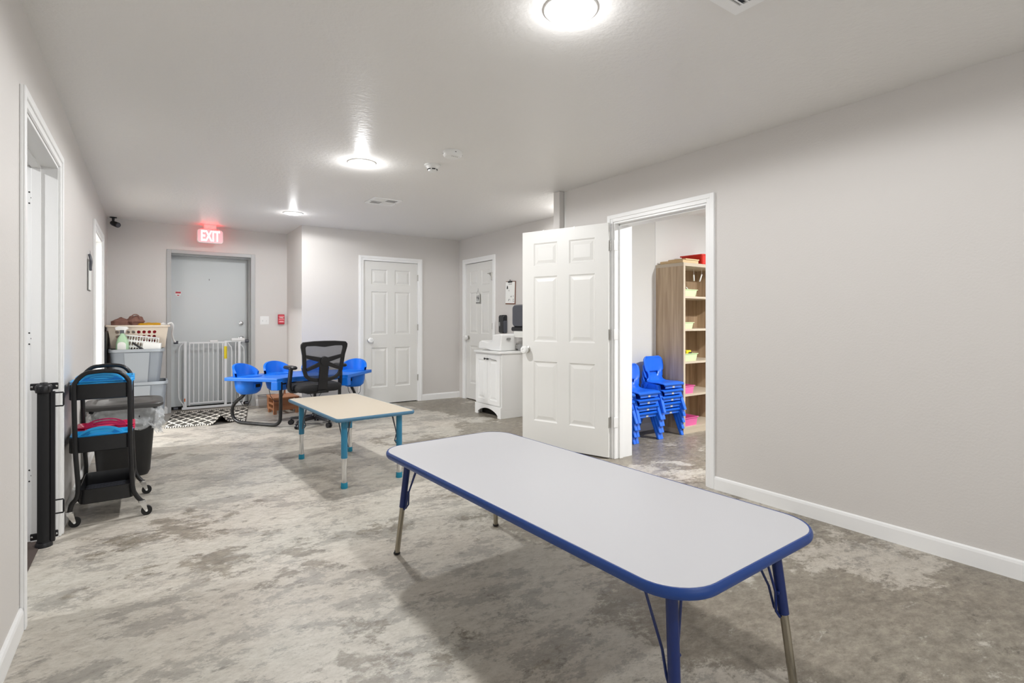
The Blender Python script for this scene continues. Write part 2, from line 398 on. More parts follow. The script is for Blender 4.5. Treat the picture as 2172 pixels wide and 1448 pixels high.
# unseen backings added behind the doors to block light through the gaps
b = MB(); b.box(0, YE + .4, 0, 1.5, YE + .45, CEIL); struct(b, 'light_block_exit', 'wall')
b = MB(); b.box(2.3, YM + .3, 0, 3.5, YM + .35, CEIL); b.box(2.3, YM + .12, 0, 2.35, YM + .3, CEIL); b.box(3.45, YM + .12, 0, 3.5, YM + .3, CEIL); struct(b, 'light_block_closet', 'wall')
b = MB(); b.box(XR2 + .5, YP + .12, 0, XR2 + .55, YM + .12, CEIL); b.box(XR2 + .12, YM + .07, 0, XR2 + .5, YM + .12, CEIL); struct(b, 'light_block_restroom', 'wall')
b = MB(); b.box(-2.8, .3, 0, XL - .065, 4.9, .004); struct(b, 'floor_carpet', 'carpet')
# baseboards: rounded top profile
def baseboard(name, p0, p1, nrm, h=.092, t=.013):
    d = Vector((p1[0] - p0[0], p1[1] - p0[1], 0)); n = Vector((*nrm, 0))
    prof = [(0, 0), (t, 0), (t, h - .018), (t * .75, h - .006), (t * .35, h), (0, h)]
    b = MB(); b.loft([[Vector((*p0, 0)) + n * q + Vector((0, 0, z)) for q, z in prof], [Vector((*p0, 0)) + d + n * q + Vector((0, 0, z)) for q, z in prof]], False)
    struct(b, name, 'trim')
baseboard('baseboard_right', (XR, YB), (XR, 2.238), (-1, 0))
baseboard('baseboard_right_far', (XR, 3.28), (XR, YP + .02), (-1, 0))
baseboard('baseboard_left', (XL, YB), (XL, 2.735), (1, 0))
baseboard('baseboard_left_middle', (XL, 3.885), (XL, 6.04), (1, 0))
baseboard('baseboard_left_far', (XL, 7.24), (XL, YE), (1, 0))
baseboard('baseboard_exit_left', (XL, YE), (.21, YE), (0, -1))
baseboard('baseboard_exit_right', (1.24, YE), (XJ, YE), (0, -1))
baseboard('baseboard_jog', (XJ, YM), (XJ, YE), (-1, 0))
baseboard('baseboard_back_left', (XJ, YM), (2.407, YM), (0, -1))
baseboard('baseboard_back_right', (3.355, YM), (XR2, YM), (0, -1))
baseboard('baseboard_restroom', (XR2, YP + .12), (XR2, 6.13), (-1, 0))
baseboard('baseboard_partition', (XR + .2, YP), (XR3, YP), (0, -1), .08)

TR = [1]
def casing(cx0, cx1, top, wdt, Mx, t=.018):
    """door casing round an opening x=cx0..cx1, 0..top in the plane of Mx (x along wall, z up, -y into the room)"""
    TR[0] += 1; b = MB()
    for x0, x1, z0, z1 in ((cx0 - wdt, cx0, 0, top + wdt), (cx1, cx1 + wdt, 0, top + wdt), (cx0, cx1, top, top + wdt)):
        b.box(x0, -t * .6, z0, x1, 0, z1, Mx)
    # stepped outer band
    o = wdt * .45
    for x0, x1, z0, z1 in ((cx0 - wdt, cx0 - o, 0, top + wdt), (cx1 + o, cx1 + wdt, 0, top + wdt), (cx0 - o, cx1 + o, top + o, top + wdt)):
        b.box(x0, -t, z0, x1, -t * .55, z1, Mx)
    struct(b, 'trim_%d' % TR[0], 'trim', .003)
def jamb(cx0, cx1, top, depth, Mx, stop=(.045, .08), t=.015):
    TR[0] += 1; b = MB()
    b.box(cx0 - t, 0, 0, cx0, depth, top + t, Mx); b.box(cx1, 0, 0, cx1 + t, depth, top + t, Mx); b.box(cx0, 0, top, cx1, depth, top + t, Mx)
    if stop:
        s0, s1 = stop; q = .012
        b.box(cx0, s0, 0, cx0 + q, s1, top, Mx); b.box(cx1 - q, s0, 0, cx1, s1, top, Mx); b.box(cx0, s0, top - q, cx1, s1, top, Mx)
    return struct(b, 'trim_%d' % TR[0], 'trim', .0015)
def plane(x, y, facing):
    """frame whose -y looks into the room; 'N': wall facing -Y; 'R': right-hand wall facing -X; 'L': left wall facing +X"""
    return T((x, y, 0)) @ {'N': Matrix(), 'R': rot(0, 0, R(-90)), 'L': rot(0, 0, R(90))}[facing]
# 'R': local x -> -Y, local -y -> -X ; 'L': local x -> +Y, local -y -> +X
PL = plane(XL, 0, 'L'); PR = plane(XR, 0, 'R'); PR2 = plane(XR2, 0, 'R'); PN = plane(0, YM, 'N'); PE = plane(0, YE, 'N')
casing(O1[0] + .0, O1[1], OH, .062, PL); jamb(O1[0] + .015, O1[1] - .015, OH - .015, LT, PL, (.07, .11))
casing(O2[0], O2[1], OH, .07, PL); jamb(O2[0] + .015, O2[1] - .015, OH - .015, LT, PL, (.06, .095))
casing(-O3[1] + .0, -O3[0], 2.045, .062, PR); jd = jamb(-O3[1] + .015, -O3[0] - .015, 2.03, .215, PR, (.05, .09))
casing(-RD1, -RD0, 2.05, .07, PR2); jamb(-RD1 - .0, -RD0 + .0, 2.05, .12, PR2, None)
casing(MD0, MD1, 2.035, .066, PN); jamb(MD0, MD1, 2.035, .12, PN, None)

# ------------------------------------------------------------------ doors
def panel_door(W, H, Tk=.035):
    """six-panel slab: x 0..W, y -T/2..T/2, z 0..H"""
    b = MB(); st = .115 * W / .81; mid = .11 * W / .81
    xs = [0, st, (W - mid) / 2, (W + mid) / 2, W - st, W]
    zs = [0, .235, .80, .985, 1.60, 1.70, 1.915, H]
    k = H / 2.03; zs = [z * k for z in zs[:-1]] + [H]
    for side in (-1, 1):
        y = side * Tk / 2
        def V(x, z, d=0): return b.bm.verts.new((x, y - side * d, z))
        for i in range(5):
            for j in range(7):
                x0, x1, z0, z1 = xs[i], xs[i + 1], zs[j], zs[j + 1]
                if i in (1, 3) and j in (1, 3, 5):
                    rings = []
                    for ins, d in ((0, 0), (.012, .009), (.022, .009), (.05, .002)):
                        rings.append([V(x0 + ins, z0 + ins, d), V(x1 - ins, z0 + ins, d), V(x1 - ins, z1 - ins, d), V(x0 + ins, z1 - ins, d)])
                    for A, B in zip(rings, rings[1:]):
                        for q in range(4): b._f([A[q], A[(q + 1) % 4], B[(q + 1) % 4], B[q]])
                    b._f(rings[-1])
                else: b._f([V(x0, z0), V(x1, z0), V(x1, z1), V(x0, z1)])
    e = Tk / 2
    for q in ([(0, -e, 0), (0, e, 0), (0, e, H), (0, -e, H)], [(W, -e, 0), (W, e, 0), (W, e, H), (W, -e, H)], [(0, -e, H), (W, -e, H), (W, e, H), (0, e, H)], [(0, -e, 0), (W, -e, 0), (W, e, 0), (0, e, 0)]):
        b._f([b.bm.verts.new(p) for p in q])
    bmesh.ops.remove_doubles(b.bm, verts=b.bm.verts, dist=1e-5)
    return b
def knob(parent, x, z, side, cover=False, Tk=.035):
    y = side * Tk / 2
    Mx = T((x, y, z)) @ rot(R(90) if side < 0 else R(-90))
    b = MB(); b.lathe([(.001, 0), (.032, 0), (.032, .004), (.026, .008), (.012, .012), (.011, .032), (.02, .038), (.027, .048), (.028, .058), (.022, .068), (.001, .071)], n=24, Mx=Mx)
    k = b.build('door_knob', 'nickel', parent)
    if cover:
        b = MB(); b.lathe([(.014, .026), (.03, .03), (.036, .044), (.037, .064), (.03, .078), (.012, .081), (.011, .074), (.001, .074)], n=24, Mx=Mx)
        b.build('child_cover', 'white', k)
    return k
def hinge(parent, x, z, y, ax=.045):
    b = MB(); b.box(x - .004, y - .017, z - ax, x + .001, y + .017, z + ax); b.tube([(x - .002, y - .02, z - ax), (x - .002, y - .02, z + ax)], .006, 10)
    return b.build('hinge', 'nickel', parent)

# closet door in the back wall (faces -Y)
d = struct(panel_door(MD1 - MD0 - .006, 2.02), 'door_1', 'door'); d.location = (MD0 + .003, YM + .03, .012)
knob(d, .09, .905, -1, True)
for z in (.34, 1.08, 1.81): hinge(d, MD1 - MD0 - .004, z, -.02)
b = MB(); b.box(MD0, YM + .05, 0, MD1, YM + .11, .011); struct(b, 'trim_20', 'dark')
# restroom door (faces -X)
W2 = RD1 - RD0 - .006
d = struct(panel_door(W2, 2.03), 'door_2', 'door'); d.location = (XR2 + .03, RD1 - .003, .014); d.rotation_euler = (0, 0, R(-90))
knob(d, .07, .92, -1, True)
for z in (.34, 1.10, 1.80): hinge(d, W2 - .001, z, -.02)
rd = d
fl_ = thing('flip_lock', 'small nickel swing lock at upper corner of the restroom door', 'door lock', (XR2 - .002, 6.24, 1.86), R(-90))
b = MB(); b.box(-.045, -.012, -.012, .045, 0, .012); b.box(.02, -.02, -.1, .032, 0, .01); b.build('plate', 'nickel', fl_, .002)
b = MB(); b.tube([(-.05, -.03, 0), (-.02, -.03, 0), (0, -.025, -.015), (.01, -.015, -.04)], .006, 8); b.build('swing_bar', 'chrome', fl_)
# open six-panel door of the doorway in the right wall
hx, hy = XR - .035, 3.232
ang = math.atan2(4.087 - hy, 2.985 - hx)
dr = struct(panel_door(.905, 2.025), 'door_3', 'door'); dr.location = (hx, hy, .014); dr.rotation_euler = (0, 0, ang)
knob(dr, .845, .905, 1, True); knob(dr, .845, .905, -1, False)
for z in (.3, 1.06, 1.83):
    h_ = hinge(dr, .0, z, .0)
for xx in (.33, .66):
    b = MB(); b.box(xx, -.02, 2.006, xx + .012, .02, 2.029); b.build('top_notch', 'trim', dr)
# hinge leaves let into the far jamb
for z in (.315, 1.075, 1.845):
    b = MB(); b.box(XR - .012, O3[1] - .02, z - .045, XR + .035, O3[1] - .013, z + .045); b.build('hinge_leaf', 'white', jd, .004)
# grey metal exit door, recessed
YD = YE + .26
b = MB(); b.box(DX0 + .003, YD, .04, DX1 - .003, YD + .045, DH - .003); d = struct(b, 'door_4', 'greydoor', .002)
for z, s in ((1.155, .75), (.94, 1)):
    b = MB(); b.lathe([(.001, 0), (.033, 0), (.033, .006), (.02, .012), (.016, .03), (.03, .04), (.033, .055), (.024, .066), (.001, .068)], n=24, Mx=T((1.09, YD, z)) @ rot(R(90)) @ Matrix.Diagonal((s, s, s, 1)))
    b.build('door_knob', 'chrome', d)
b = MB(); b.box(.694, YD - .003, 1.745, .7, YD, 1.765); b.build('peephole', 'ink', d)
b = MB(); b.box(DX0, YD - .01, 0, DX1, YD + .06, .04); struct(b, 'trim_21', 'dark')
# grey steel frame: outer face + rebates
b = MB(); f0, f1, ft = DX0 - .02, DX1 + .02, DH + .02
b.box(f0 - .03, YE - .012, 0, f0 + .02, YD + .04, ft + .03); b.box(f1 - .02, YE - .012, 0, f1 + .03, YD + .04, ft + .03); b.box(f0 + .02, YE - .012, ft - .015, f1 - .02, YD + .04, ft + .03)
b.box(f1 - .032, YE + .07, 0, f1 - .018, YE + .19, ft - .02); b.box(f0 + .01, YE + .07, ft - .03, f1 - .018, YE + .19, ft - .01)
struct(b, 'trim_22', 'greyframe', .003)

# ------------------------------------------------------------------ ceiling fittings
lamp0 = None
def make_lamp(x, y, label):
    t = thing('ceiling_light', label, 'ceiling light', (x, y, CEIL), 0, 'round ceiling lights')
    b = MB(); b.lathe([(.084, -.009), (.09, -.011), (.106, -.006), (.109, 0), (.06, 0)], n=40); b.build('trim_ring', 'lampring', t)
    b = MB(); b.lathe([(.001, -.0125), (.05, -.0125), (.08, -.011), (.087, -.009), (.087, -.003), (.001, -.003)], n=40); b.build('diffuser', 'lamp', t)
    return t
lamp0 = make_lamp(*LAMP_SPOTS[0], 'nearest round ceiling light, cut by the top edge of the photo')
dup(lamp0, (*LAMP_SPOTS[1], CEIL), 0, 'second round ceiling light, above the small beige table and left of the smoke detectors')
dup(lamp0, (*LAMP_SPOTS[2], CEIL), 0, 'farthest round ceiling light, above the blue toddler table')
dup(lamp0, (*LAMP_SPOTS[3], CEIL), 0, 'round ceiling light behind the camera')
dup(lamp0, (*LAMP_SPOTS[4], CEIL), 0, 'added round ceiling light in the alcove hidden by the wall end')
for (x, y, p), l in zip(SIDE_SPOTS, ('playroom beyond the open door', 'room beyond the far left doorway', 'room beyond the near left doorway')):
    dup(lamp0, (x, y, CEIL), 0, 'round ceiling light of the ' + l)

def vent(x0, y0, x1, y1, label, quad):
    cx, cy = (x0 + x1) / 2, (y0 + y1) / 2; hx_, hy_ = (x1 - x0) / 2, (y1 - y0) / 2
    t = thing('ceiling_vent', label, 'air vent', (cx, cy, CEIL), 0)
    fw = .035 if quad else .045
    b = MB(); b.ringprism([(-hx_, -hy_), (hx_, -hy_), (hx_, hy_), (-hx_, hy_)], [(-hx_ + fw, -hy_ + fw), (hx_ - fw, -hy_ + fw), (hx_ - fw, hy_ - fw), (-hx_ + fw, hy_ - fw)], -.01, 0)
    if quad: b.box(-.008, -hy_ + fw, -.009, .008, hy_ - fw, -.001); b.box(-hx_ + fw, -.008, -.009, hx_ - fw, .008, -.001)
    b.build('frame', 'trim', t, .002)
    b = MB(); b.box(-hx_ + fw, -hy_ + fw, -.0015, hx_ - fw, hy_ - fw, -.0003); b.build('duct_opening', 'darkgrey', t)
    n = 14 if quad else 9
    b = MB()
    for k in range(n):
        y = -hy_ + fw + (2 * hy_ - 2 * fw) * (k + .5) / n
        tilt = R(35) if (not quad or y > 0) else R(-25)
        if quad:
            b.box(-hx_ + fw, -.006, -.0008, -.008, .006, .0008, T((0, y, -.006)) @ rot(tilt)); b.box(.008, -.006, -.0008, hx_ - fw, .006, .0008, T((0, y, -.006)) @ rot(-tilt))
        else: b.box(-hx_ + fw, -.011, -.001, hx_ - fw, .011, .001, T((0, y, -.008)) @ rot(tilt))
    b.build('louver', 'trim', t)
    for sx in (-1, 1):
        b = MB(); b.sphere((sx * (hx_ - fw / 2), 0, -.011), .005, 6, (1, 1, .5)); b.build('screw', 'nickel', t)
vent(1.87, 5.1, 2.17, 5.4, 'small square four-way ceiling vent beyond the smoke detectors', True)
vent(1.65, .92, 1.95, 1.22, 'louvered ceiling vent cut by the top edge of the photo', False)

t = thing('smoke_detector', 'funnel-shaped white smoke detector with dark slots', 'smoke detector', (1.87, 3.8, CEIL))
b = MB(); b.lathe([(.001, 0), (.064, 0), (.064, -.008), (.05, -.012), (.046, -.02), (.036, -.04), (.034, -.052), (.001, -.056)], n=32); b.build('housing', 'white', t)
b = MB()
for a in range(6):
    an = R(a * 60 + 10 - 50)
    b.box(-.014, -.002, -.004, .014, .002, .004, T((.0372 * math.cos(an), .0372 * math.sin(an), -.038)) @ rot(0, 0, an + PI / 2))
b.build('smoke_slot', 'ink', t)
t = thing('smoke_detector', 'wider rounded white smoke alarm beside the funnel-shaped detector', 'smoke detector', (1.845, 3.415, CEIL))
b = MB(); b.lathe([(.001, 0), (.07, 0), (.072, -.012), (.069, -.03), (.058, -.042), (.03, -.046), (.001, -.046)], n=36); b.build('housing', 'white', t)
b = MB()
for a, z in ((165, -.02), (-15, -.022), (260, -.02)):
    an = R(a); b.box(-.005, -.002, -.002, .005, .002, .002, T((.0705 * math.cos(an), .0705 * math.sin(an), z)) @ rot(0, 0, an + PI / 2))
b.build('vent_slot', 'inklight', t) if False else None
b.bm.free()
for a, z in ((165, -.02), (-15, -.022), (260, -.02)):
    an = R(a); b = MB(); b.box(-.005, -.002, -.002, .005, .002, .002, T((.0705 * math.cos(an), .0705 * math.sin(an), z)) @ rot(0, 0, an + PI / 2)); b.build('vent_slot', 'ink', t)
for k in range(4): b = MB(); b.box(-.03 + .014 * k, -.04, -.0475, -.022 + .014 * k, -.037, -.046); b.build('marking', 'inklight', t)

t = thing('security_camera', 'small black bullet camera hanging at the ceiling corner above the bins', 'security camera', (-.34, 7.93, CEIL))
b = MB(); b.lathe([(.001, 0), (.036, 0), (.036, -.008), (.014, -.014), (.012, -.05), (.001, -.05)], n=20); b.build('mount', 'black', t)
Mx = T((.02, -.03, -.085)) @ rot(R(108), 0, R(35)) 
b = MB(); b.lathe([(.001, -.06), (.024, -.06), (.03, -.04), (.032, .05), (.03, .055), (.001, .055)], n=24, Mx=Mx); b.build('body', 'black', t)
b = MB(); b.lathe([(.001, .05), (.024, .05), (.024, .058), (.012, .059), (.001, .059)], n=24, Mx=Mx); b.build('lens', 'darkgrey', t)

# exit sign
t = thing('exit_sign', 'glowing red and white exit sign hung above the grey door', 'exit sign', (.668, 7.85, 2.285))
b = MB(); b.prism(rrect(-.148, -.088, .148, .088, .035), -.045, 0, XZ.inverted() @ Matrix() if False else T((0, -.045, 0)) @ XZ); b.build('housing', 'white', t, .004)
b = MB(); b.prism(rrect(-.14, -.08, .14, .08, .03), 0, .002, T((0, -.045, 0)) @ XZ); b.build('face', 'lensred', t)
b = MB(); b.box(-.07, -.025, .088, .07, .02, .155); b.build('canopy_mount', 'white', t, .004)
b = MB(); b.box(-.1, -.036, .0885, .1, .034, .092); b.build('top_lens', 'signglow', t)
text('EXIT', .19, (0, -.0475, -.004), rot(R(90)), 'lettering', 'signlet', t, .001, sx=.56, bold=.003)

# wall plates
t = thing('light_switch', 'white double light switch plate left of the fire alarm', 'light switch', (1.353, YE, 1.195))
b = MB(); b.prism(rrect(-.058, -.06, .058, .06, .005), 0, .006, XZ); b.build('plate', 'white', t, .002)
for x in (-.023, .023):
    b = MB(); b.box(x - .005, -.018, -.014, x + .005, -.004, .004, T((0, 0, 0)) @ rot(R(8))); b.build('toggle', 'white', t, .001)
t = thing('fire_alarm_pull', 'red fire alarm pull station on the wall beside the light switch', 'fire alarm', (1.567, YE, 1.21))
b = MB(); b.box(-.042, -.045, -.07, .042, 0, .07); b.build('body', 'alarmred', t, .006)
b = MB(); b.box(-.036, -.049, .034, .036, -.044, .05); b.box(-.036, -.049, -.01, .036, -.044, .008); b.box(-.036, -.051, -.045, .036, -.044, -.022); b.build('pull_handle', 'alarmlight', t, .002)
text('FIRE', .03, (0, -.0465, .022), rot(R(90)), 'lettering', 'paper', t, .001)
text('PULL', .02, (0, -.0525, -.033), rot(R(90)), 'lettering', 'paper', t, .001)
t = thing('warning_sticker', 'small red and white shield-shaped sticker on the grey exit door', 'sticker', (.336, YD, 1.55))
b = MB(); b.prism([(-.034, .03), (-.018, .034), (0, .038), (.018, .034), (.034, .03), (.03, -.01), (.016, -.028), (0, -.036), (-.016, -.028), (-.03, -.01)], .0, .001, XZ); b.build('backing', 'paper', t)
b = MB(); b.box(-.03, -.0016, .006, .03, -.001, .03); b.prism([(-.02, -.012), (.02, -.012), (0, -.028)], .001, .0016, XZ); b.build('shield_mark', 'alarmred', t)

# restroom sign, clipboard, dispensers on the far right wall (Mx frames: local x -> -Y, -y -> -X)
t = thing('restroom_sign', 'small hanging restroom sign with two black figures on the door', 'sign', (XR2 - .004, 6.59, 1.515), R(-90))
b = MB(); b.box(-.055, -.008, -.075, .055, 0, .065); b.build('board', 'paper', t, .002)
b = MB(); b.box(-.052, -.009, -.073, .052, -.007, -.05); b.box(.05, -.0095, -.075, .056, -.001, .065); b.build('edge_band', 'inklight', t)
for x, dress in ((-.02, 0), (.02, 1)):
    b = MB(); b.lathe([(.001, 0), (.008, 0), (.008, .002), (.001, .002)], n=12, Mx=T((x, -.008, .046)) @ rot(R(90)))
    o_ = [(-.012, .034), (.012, .034), (.012, .0), (.007, -.002), (.007, -.042), (-.007, -.042), (-.007, -.002), (-.012, 0)] if not dress else [(-.008, .034), (.008, .034), (.014, -.012), (.006, -.012), (.006, -.042), (-.006, -.042), (-.006, -.012), (-.014, -.012)]
    b.prism([(x + p, q) for p, q in o_], .008, .0095, XZ); b.build('figure', 'ink', t)
b = MB(); b.tube([(-.045, -.004, .063), (0, -.004, .12), (.045, -.004, .063)], .002, 6); b.tube([(0, -.003, .12), (0, -.003, .15)], .002, 6); b.build('cord', 'inklight', t)

t = thing('wall_clipboard', 'clipboard with a printed drawing sheet beside the restroom door', 'clipboard', (XR2 - .002, 5.755, 1.565), R(-90))
b = MB(); b.box(-.115, -.006, -.155, .115, 0, .155, rot(0, R(2))); b.build('board', 'cork', t, .002)
b = MB(); b.box(-.112, -.008, -.14, .1, -.0062, .145, rot(0, R(2))); b.build('paper_sheet', 'paper', t)
b = MB(); b.box(-.045, -.016, .135, .045, -.006, .156); b.tube([(-.02, -.012, .15), (0, -.012, .175), (.02, -.012, .15)], .003, 6); b.build('clip', 'ink', t, .002)
b = MB(); b.box(-.04, -.0085, .112, .04, -.0079, .117); b.build('heading', 'ink', t); b = MB()
b.prism([(-.09, .05), (-.075, .1), (-.06, .09), (-.05, .05), (-.065, .06), (-.072, .045), (-.08, .06)], .0079, .0086, XZ)
for k in range(9):
    x, z = random.uniform(-.045, .08), random.uniform(-.12, .09)
    b.build('drawing', 'ink', t); b = MB()
    b.tube([(x + random.uniform(-.018, .018), -.0083, z + random.uniform(-.018, .018)) for _ in range(4)], .0014, 4)
b.build('drawing', 'ink', t)

t = thing('soap_dispenser', 'black wall soap dispenser left of the towel dispenser', 'soap dispenser', (XR2, 5.905, 1.145), R(-90))
b = MB(); b.loft([[Vector((x * s, -dd, z * s2)) for x, z in rrect(-.06, -.125, .06, .125, .025)] for s, s2, dd in ((1, 1, 0), (1, 1, .04), (.96, .98, .055), (.85, .92, .064))]); b.build('housing', 'smoke', t)
b = MB(); b.loft([[Vector((.046 + x * s, -dd, -.02 + z * s)) for x, z in rrect(-.014, -.1, .016, .07, .01)] for s, dd in ((1, .0), (1, .05), (.8, .058))]); b.build('side_panel', 'darkgrey', t)
b = MB(); b.sphere((-.03, -.063, .0), .02, 10, (.8, .35, 1.6)); b.build('level_window', 'inklight', t)
t = thing('paper_towel_dispenser', 'dark grey paper towel dispenser on the wall by the open door', 'towel dispenser', (XR2, 5.25, 1.225), R(-90))
b = MB(); b.loft([[Vector((x * s, -dd, .02 + z * s2)) for x, z in rrect(-.19, -.135, .19, .15, .045)] for s, s2, dd in ((1, 1, 0), (1, 1, .14), (.96, .97, .19), (.85, .88, .215))]); b.build('cover', 'darkgrey', t)
b = MB(); b.box(-.2, -.215, -.165, .2, 0, -.11); b.build('lower_tray', 'black', t, .02, 3)
b = MB(); b.loft([[Vector((x, -.19 - d2, z)) for x, z in ((-.14 + sh, zz), (.1 + sh, zz))] + [Vector((.1 + sh, -.188 - d2, zz)), Vector((-.14 + sh, -.188 - d2, zz))] for zz, d2, sh in ((-.1, 0, 0), (-.16, .012, -.005), (-.24, .016, -.012))], False); b.build('paper_towel', 'paper', t)

# ------------------------------------------------------------------ vanity with sink
VX0, VX1, VY0, VY1, VH = 3.5, XR2 - .002, 5.27, 5.87, .785
t = thing('vanity_cabinet', 'white two-door vanity cabinet with arched toe kick, half behind the open door', 'cabinet', (VX0, VY0, 0))
L_, W_ = VX1 - VX0, VY1 - VY0
b = MB(); b.box(.02, 0, .1, L_, W_, VH); b.box(.02, 0, 0, L_, .018, .1); b.box(.02, W_ - .018, 0, L_, W_, .1)
b.build('carcass', 'white', t, .002)
arch = [(0, 0), (.07, 0), (.07, .03)] + [(.07 + (W_ - .14) * k / 14, .03 + .065 * math.sin(PI * k / 14) ** .7) for k in range(1, 14)] + [(W_ - .07, .03), (W_ - .07, 0), (W_, 0), (W_, .135), (0, .135)]
b = MB(); b.prism([(y, z) for y, z in arch], 0, .02, YZ); b.build('toe_kick', 'white', t, .001)
b = MB(); b.box(.1, .02, .0, .12, W_ - .02, .1); b.build('back_board', 'dark', t)
for s in (0, 1):
    y0, y1 = (.02, W_ / 2 - .002) if s == 0 else (W_ / 2 + .002, W_ - .02); z0, z1 = .15, VH - .03
    b = MB()
    rings = [[Vector((xx, y0 + q, z0 + q)), Vector((xx, y1 - q, z0 + q)), Vector((xx, y1 - q, z1 - q)), Vector((xx, y0 + q, z1 - q))] for q, xx in ((0, .02), (0, 0), (.055, 0), (.062, .007), (.075, .007), (.095, .001))]
    b.loft(rings, False); d_ = b.build('door', 'white', t, .001)
    yk = y1 - .03 if s == 0 else y0 + .03
    b = MB(); b.lathe([(.001, 0), (.007, 0), (.006, .012), (.013, .02), (.013, .026), (.001, .03)], n=16, Mx=T((0, yk, z1 - .04)) @ rot(0, R(-90))); b.build('knob', 'ink', d_)
tp = MB(); tp.box(-.015, -.012, VH, L_, W_ + .012, VH + .028); tp = tp.build('sink_top', 'white', t, .006, 3)
b = MB(); b.box(L_ - .018, -.012, VH + .028, L_, W_ + .012, VH + .1); b.build('backsplash', 'trim', t, .003)
b = MB(); b.lathe([(.001, 0), (.03, 0), (.026, .012), (.016, .02), (.015, .07), (.001, .075)], c=(L_ - .08, W_ * .4, VH + .028), n=20); b.tube([(L_ - .08, W_ * .4, VH + .08), (L_ - .12, W_ * .4, VH + .1), (L_ - .18, W_ * .4, VH + .085)], .011, 10); b.box(L_ - .1, W_ * .4 - .008, VH + .1, L_ - .05, W_ * .4 + .008, VH + .112); b.build('faucet', 'chrome', t)
# door safety latch cord
b = MB(); b.tube([(-.004, .24, .72), (-.012, .17, .712), (-.006, .09, .705)], .004, 6); b.build('safety_latch', 'inklight', t)
# white plastic step / booster tipped on the sink top
t = thing('booster_seat', 'white plastic booster seat tipped over on the vanity top', 'booster seat', (VX0 + .17, VY0 + .29, VH + .03), R(8))
b = MB()
prof = [(-.26, .02), (-.25, .1), (-.2, .125), (-.08, .105), (.0, .115), (.02, .2), (.17, .215), (.2, .2), (.17, .0), (.0, .0), (-.1, .02)]
b.prism(prof, -.13, .13, Matrix(((0, 0, 1, 0), (1, 0, 0, 0), (0, 1, 0, 0), (0, 0, 0, 1)))); o = b.build('seat_shell', 'white', t, .015, 3); o.rotation_euler = (0, 0, R(180) - R(90))
o.rotation_euler = (0, 0, R(180))
b = MB(); b.prism(rrect(-.035, -.013, .035, .013, .012), 0, .003, T((-.1, -.205, .14)) @ rot(R(90)) if False else T((-.08, 0, 0))); 
b.bm.clear(); b.prism(rrect(-.035, -.013, .035, .013, .012), 0, .003, T((-.02, -.204, .15)) @ XZ); b.build('grip_slot', 'inklight', t)

# ------------------------------------------------------------------ activity tables
def adj_table(name, label, cx, cy, rz, W, L, H, rad, top, edge, sleeve, lower, foot, th, tube_r, spx, spy, fx, fy, split, foothgt, footr, brace, footstyle):
    t = thing(name, label, 'table', (cx, cy, 0), rz)
    b = MB(); b.prism(rrect(-W / 2 + .006, -L / 2 + .006, W / 2 - .006, L / 2 - .006, rad - .004, 10), H - th + .003, H, smooth=False); b.build('tabletop', top, t, .0015)
    b = MB(); prof = [(-.008, H - .0015), (-.001, H - .0005), (.003, H - .006), (.005, H - th * .5), (.003, H - th + .006), (-.001, H - th), (-.008, H - th)]
    rings = []
    for o_, z in prof:
        rings.append([Vector((x, y, z)) for x, y in rrect(-W / 2 - o_ + 0, -L / 2 - o_, W / 2 + o_, L / 2 + o_, rad + o_, 10)])
    b.loft(rings, True, False, False); b.build('edge_band', edge, t)
    b = MB()
    for sx in (-1, 1):
        b.box(sx * (W / 2 - .09) - .02, -L / 2 + .12, H - th - .016, sx * (W / 2 - .09) + .02, L / 2 - .12, H - th)
    b.build('under_rail', sleeve, t)
    for sx in (-1, 1):
        for sy in (-1, 1):
            top_p = Vector((sx * spx, sy * spy, H - th)); ft = Vector((sx * fx, sy * fy, 0)); d_ = ft - top_p
            s_ = top_p + d_ * split
            b = MB(); b.tube([top_p, s_], tube_r, 16); b.tube([s_ - d_ * .14 + Vector((tube_r * -sx * .9, 0, 0)), s_ - d_ * .14 + Vector((-sx * (tube_r + .008), 0, 0))], .006, 8)
            lg = b.build('leg', sleeve, t)
            b = MB(); b.tube([s_ - d_ * .02, top_p + d_ * .985], tube_r * .8, 16); b.build('lower_tube', lower, lg)
            fz = ft + (top_p - ft) * (foothgt / H)
            b = MB()
            if footstyle == 'cap': b.tube([fz, ft + (fz - ft) * .1, ft], [footr * .93, footr, footr * .92], 16)
            else: b.lathe([(footr * .7, foothgt), (footr * .75, foothgt * .6), (footr, foothgt * .45), (footr, .004), (footr * .7, 0)], c=(ft.x, ft.y, 0), n=16)
            b.build('foot', foot, lg)
            jn = top_p + d_ * brace[0]; b = MB()
            for dx, dy in ((-sx * brace[1], -sy * brace[2] * .08), (-sx * brace[1] * .08, -sy * brace[2])):
                tp_ = Vector((top_p.x + dx, top_p.y + dy, H - th))
                dirn = (tp_ - jn); dirn.z = 0; dirn.normalize()
                b.tube([jn + d_ * .04 + dirn * tube_r, jn + dirn * (tube_r + .012), jn * .75 + tp_ * .25 + dirn * .008, tp_], .0042, 8)
            b.build('brace', sleeve if brace[3] is None else brace[3], lg)
    return t
adj_table('activity_table', 'long low activity table with white top and royal blue edge in the foreground', 1.386, 1.705, R(1.9), .758, 1.83, .54, .135,
          'laminate', 'blueedge', 'navy', 'steel', 'rubber', .03, .0165, .268, .795, .309, .845, .52, .022, .017, (.5, .065, .12, None), 'glide')
adj_table('activity_table', 'small low table with beige top and teal legs before the office chair', 1.335, 4.265, R(3.4), .6, 1.2, .515, .035,
          'beige', 'tealedge', 'teal', 'chrome', 'tealfoot', .026, .0225, .213, .503, .213, .503, .56, .042, .0245, (.42, .05, .14, 'darkgrey'), 'cap')

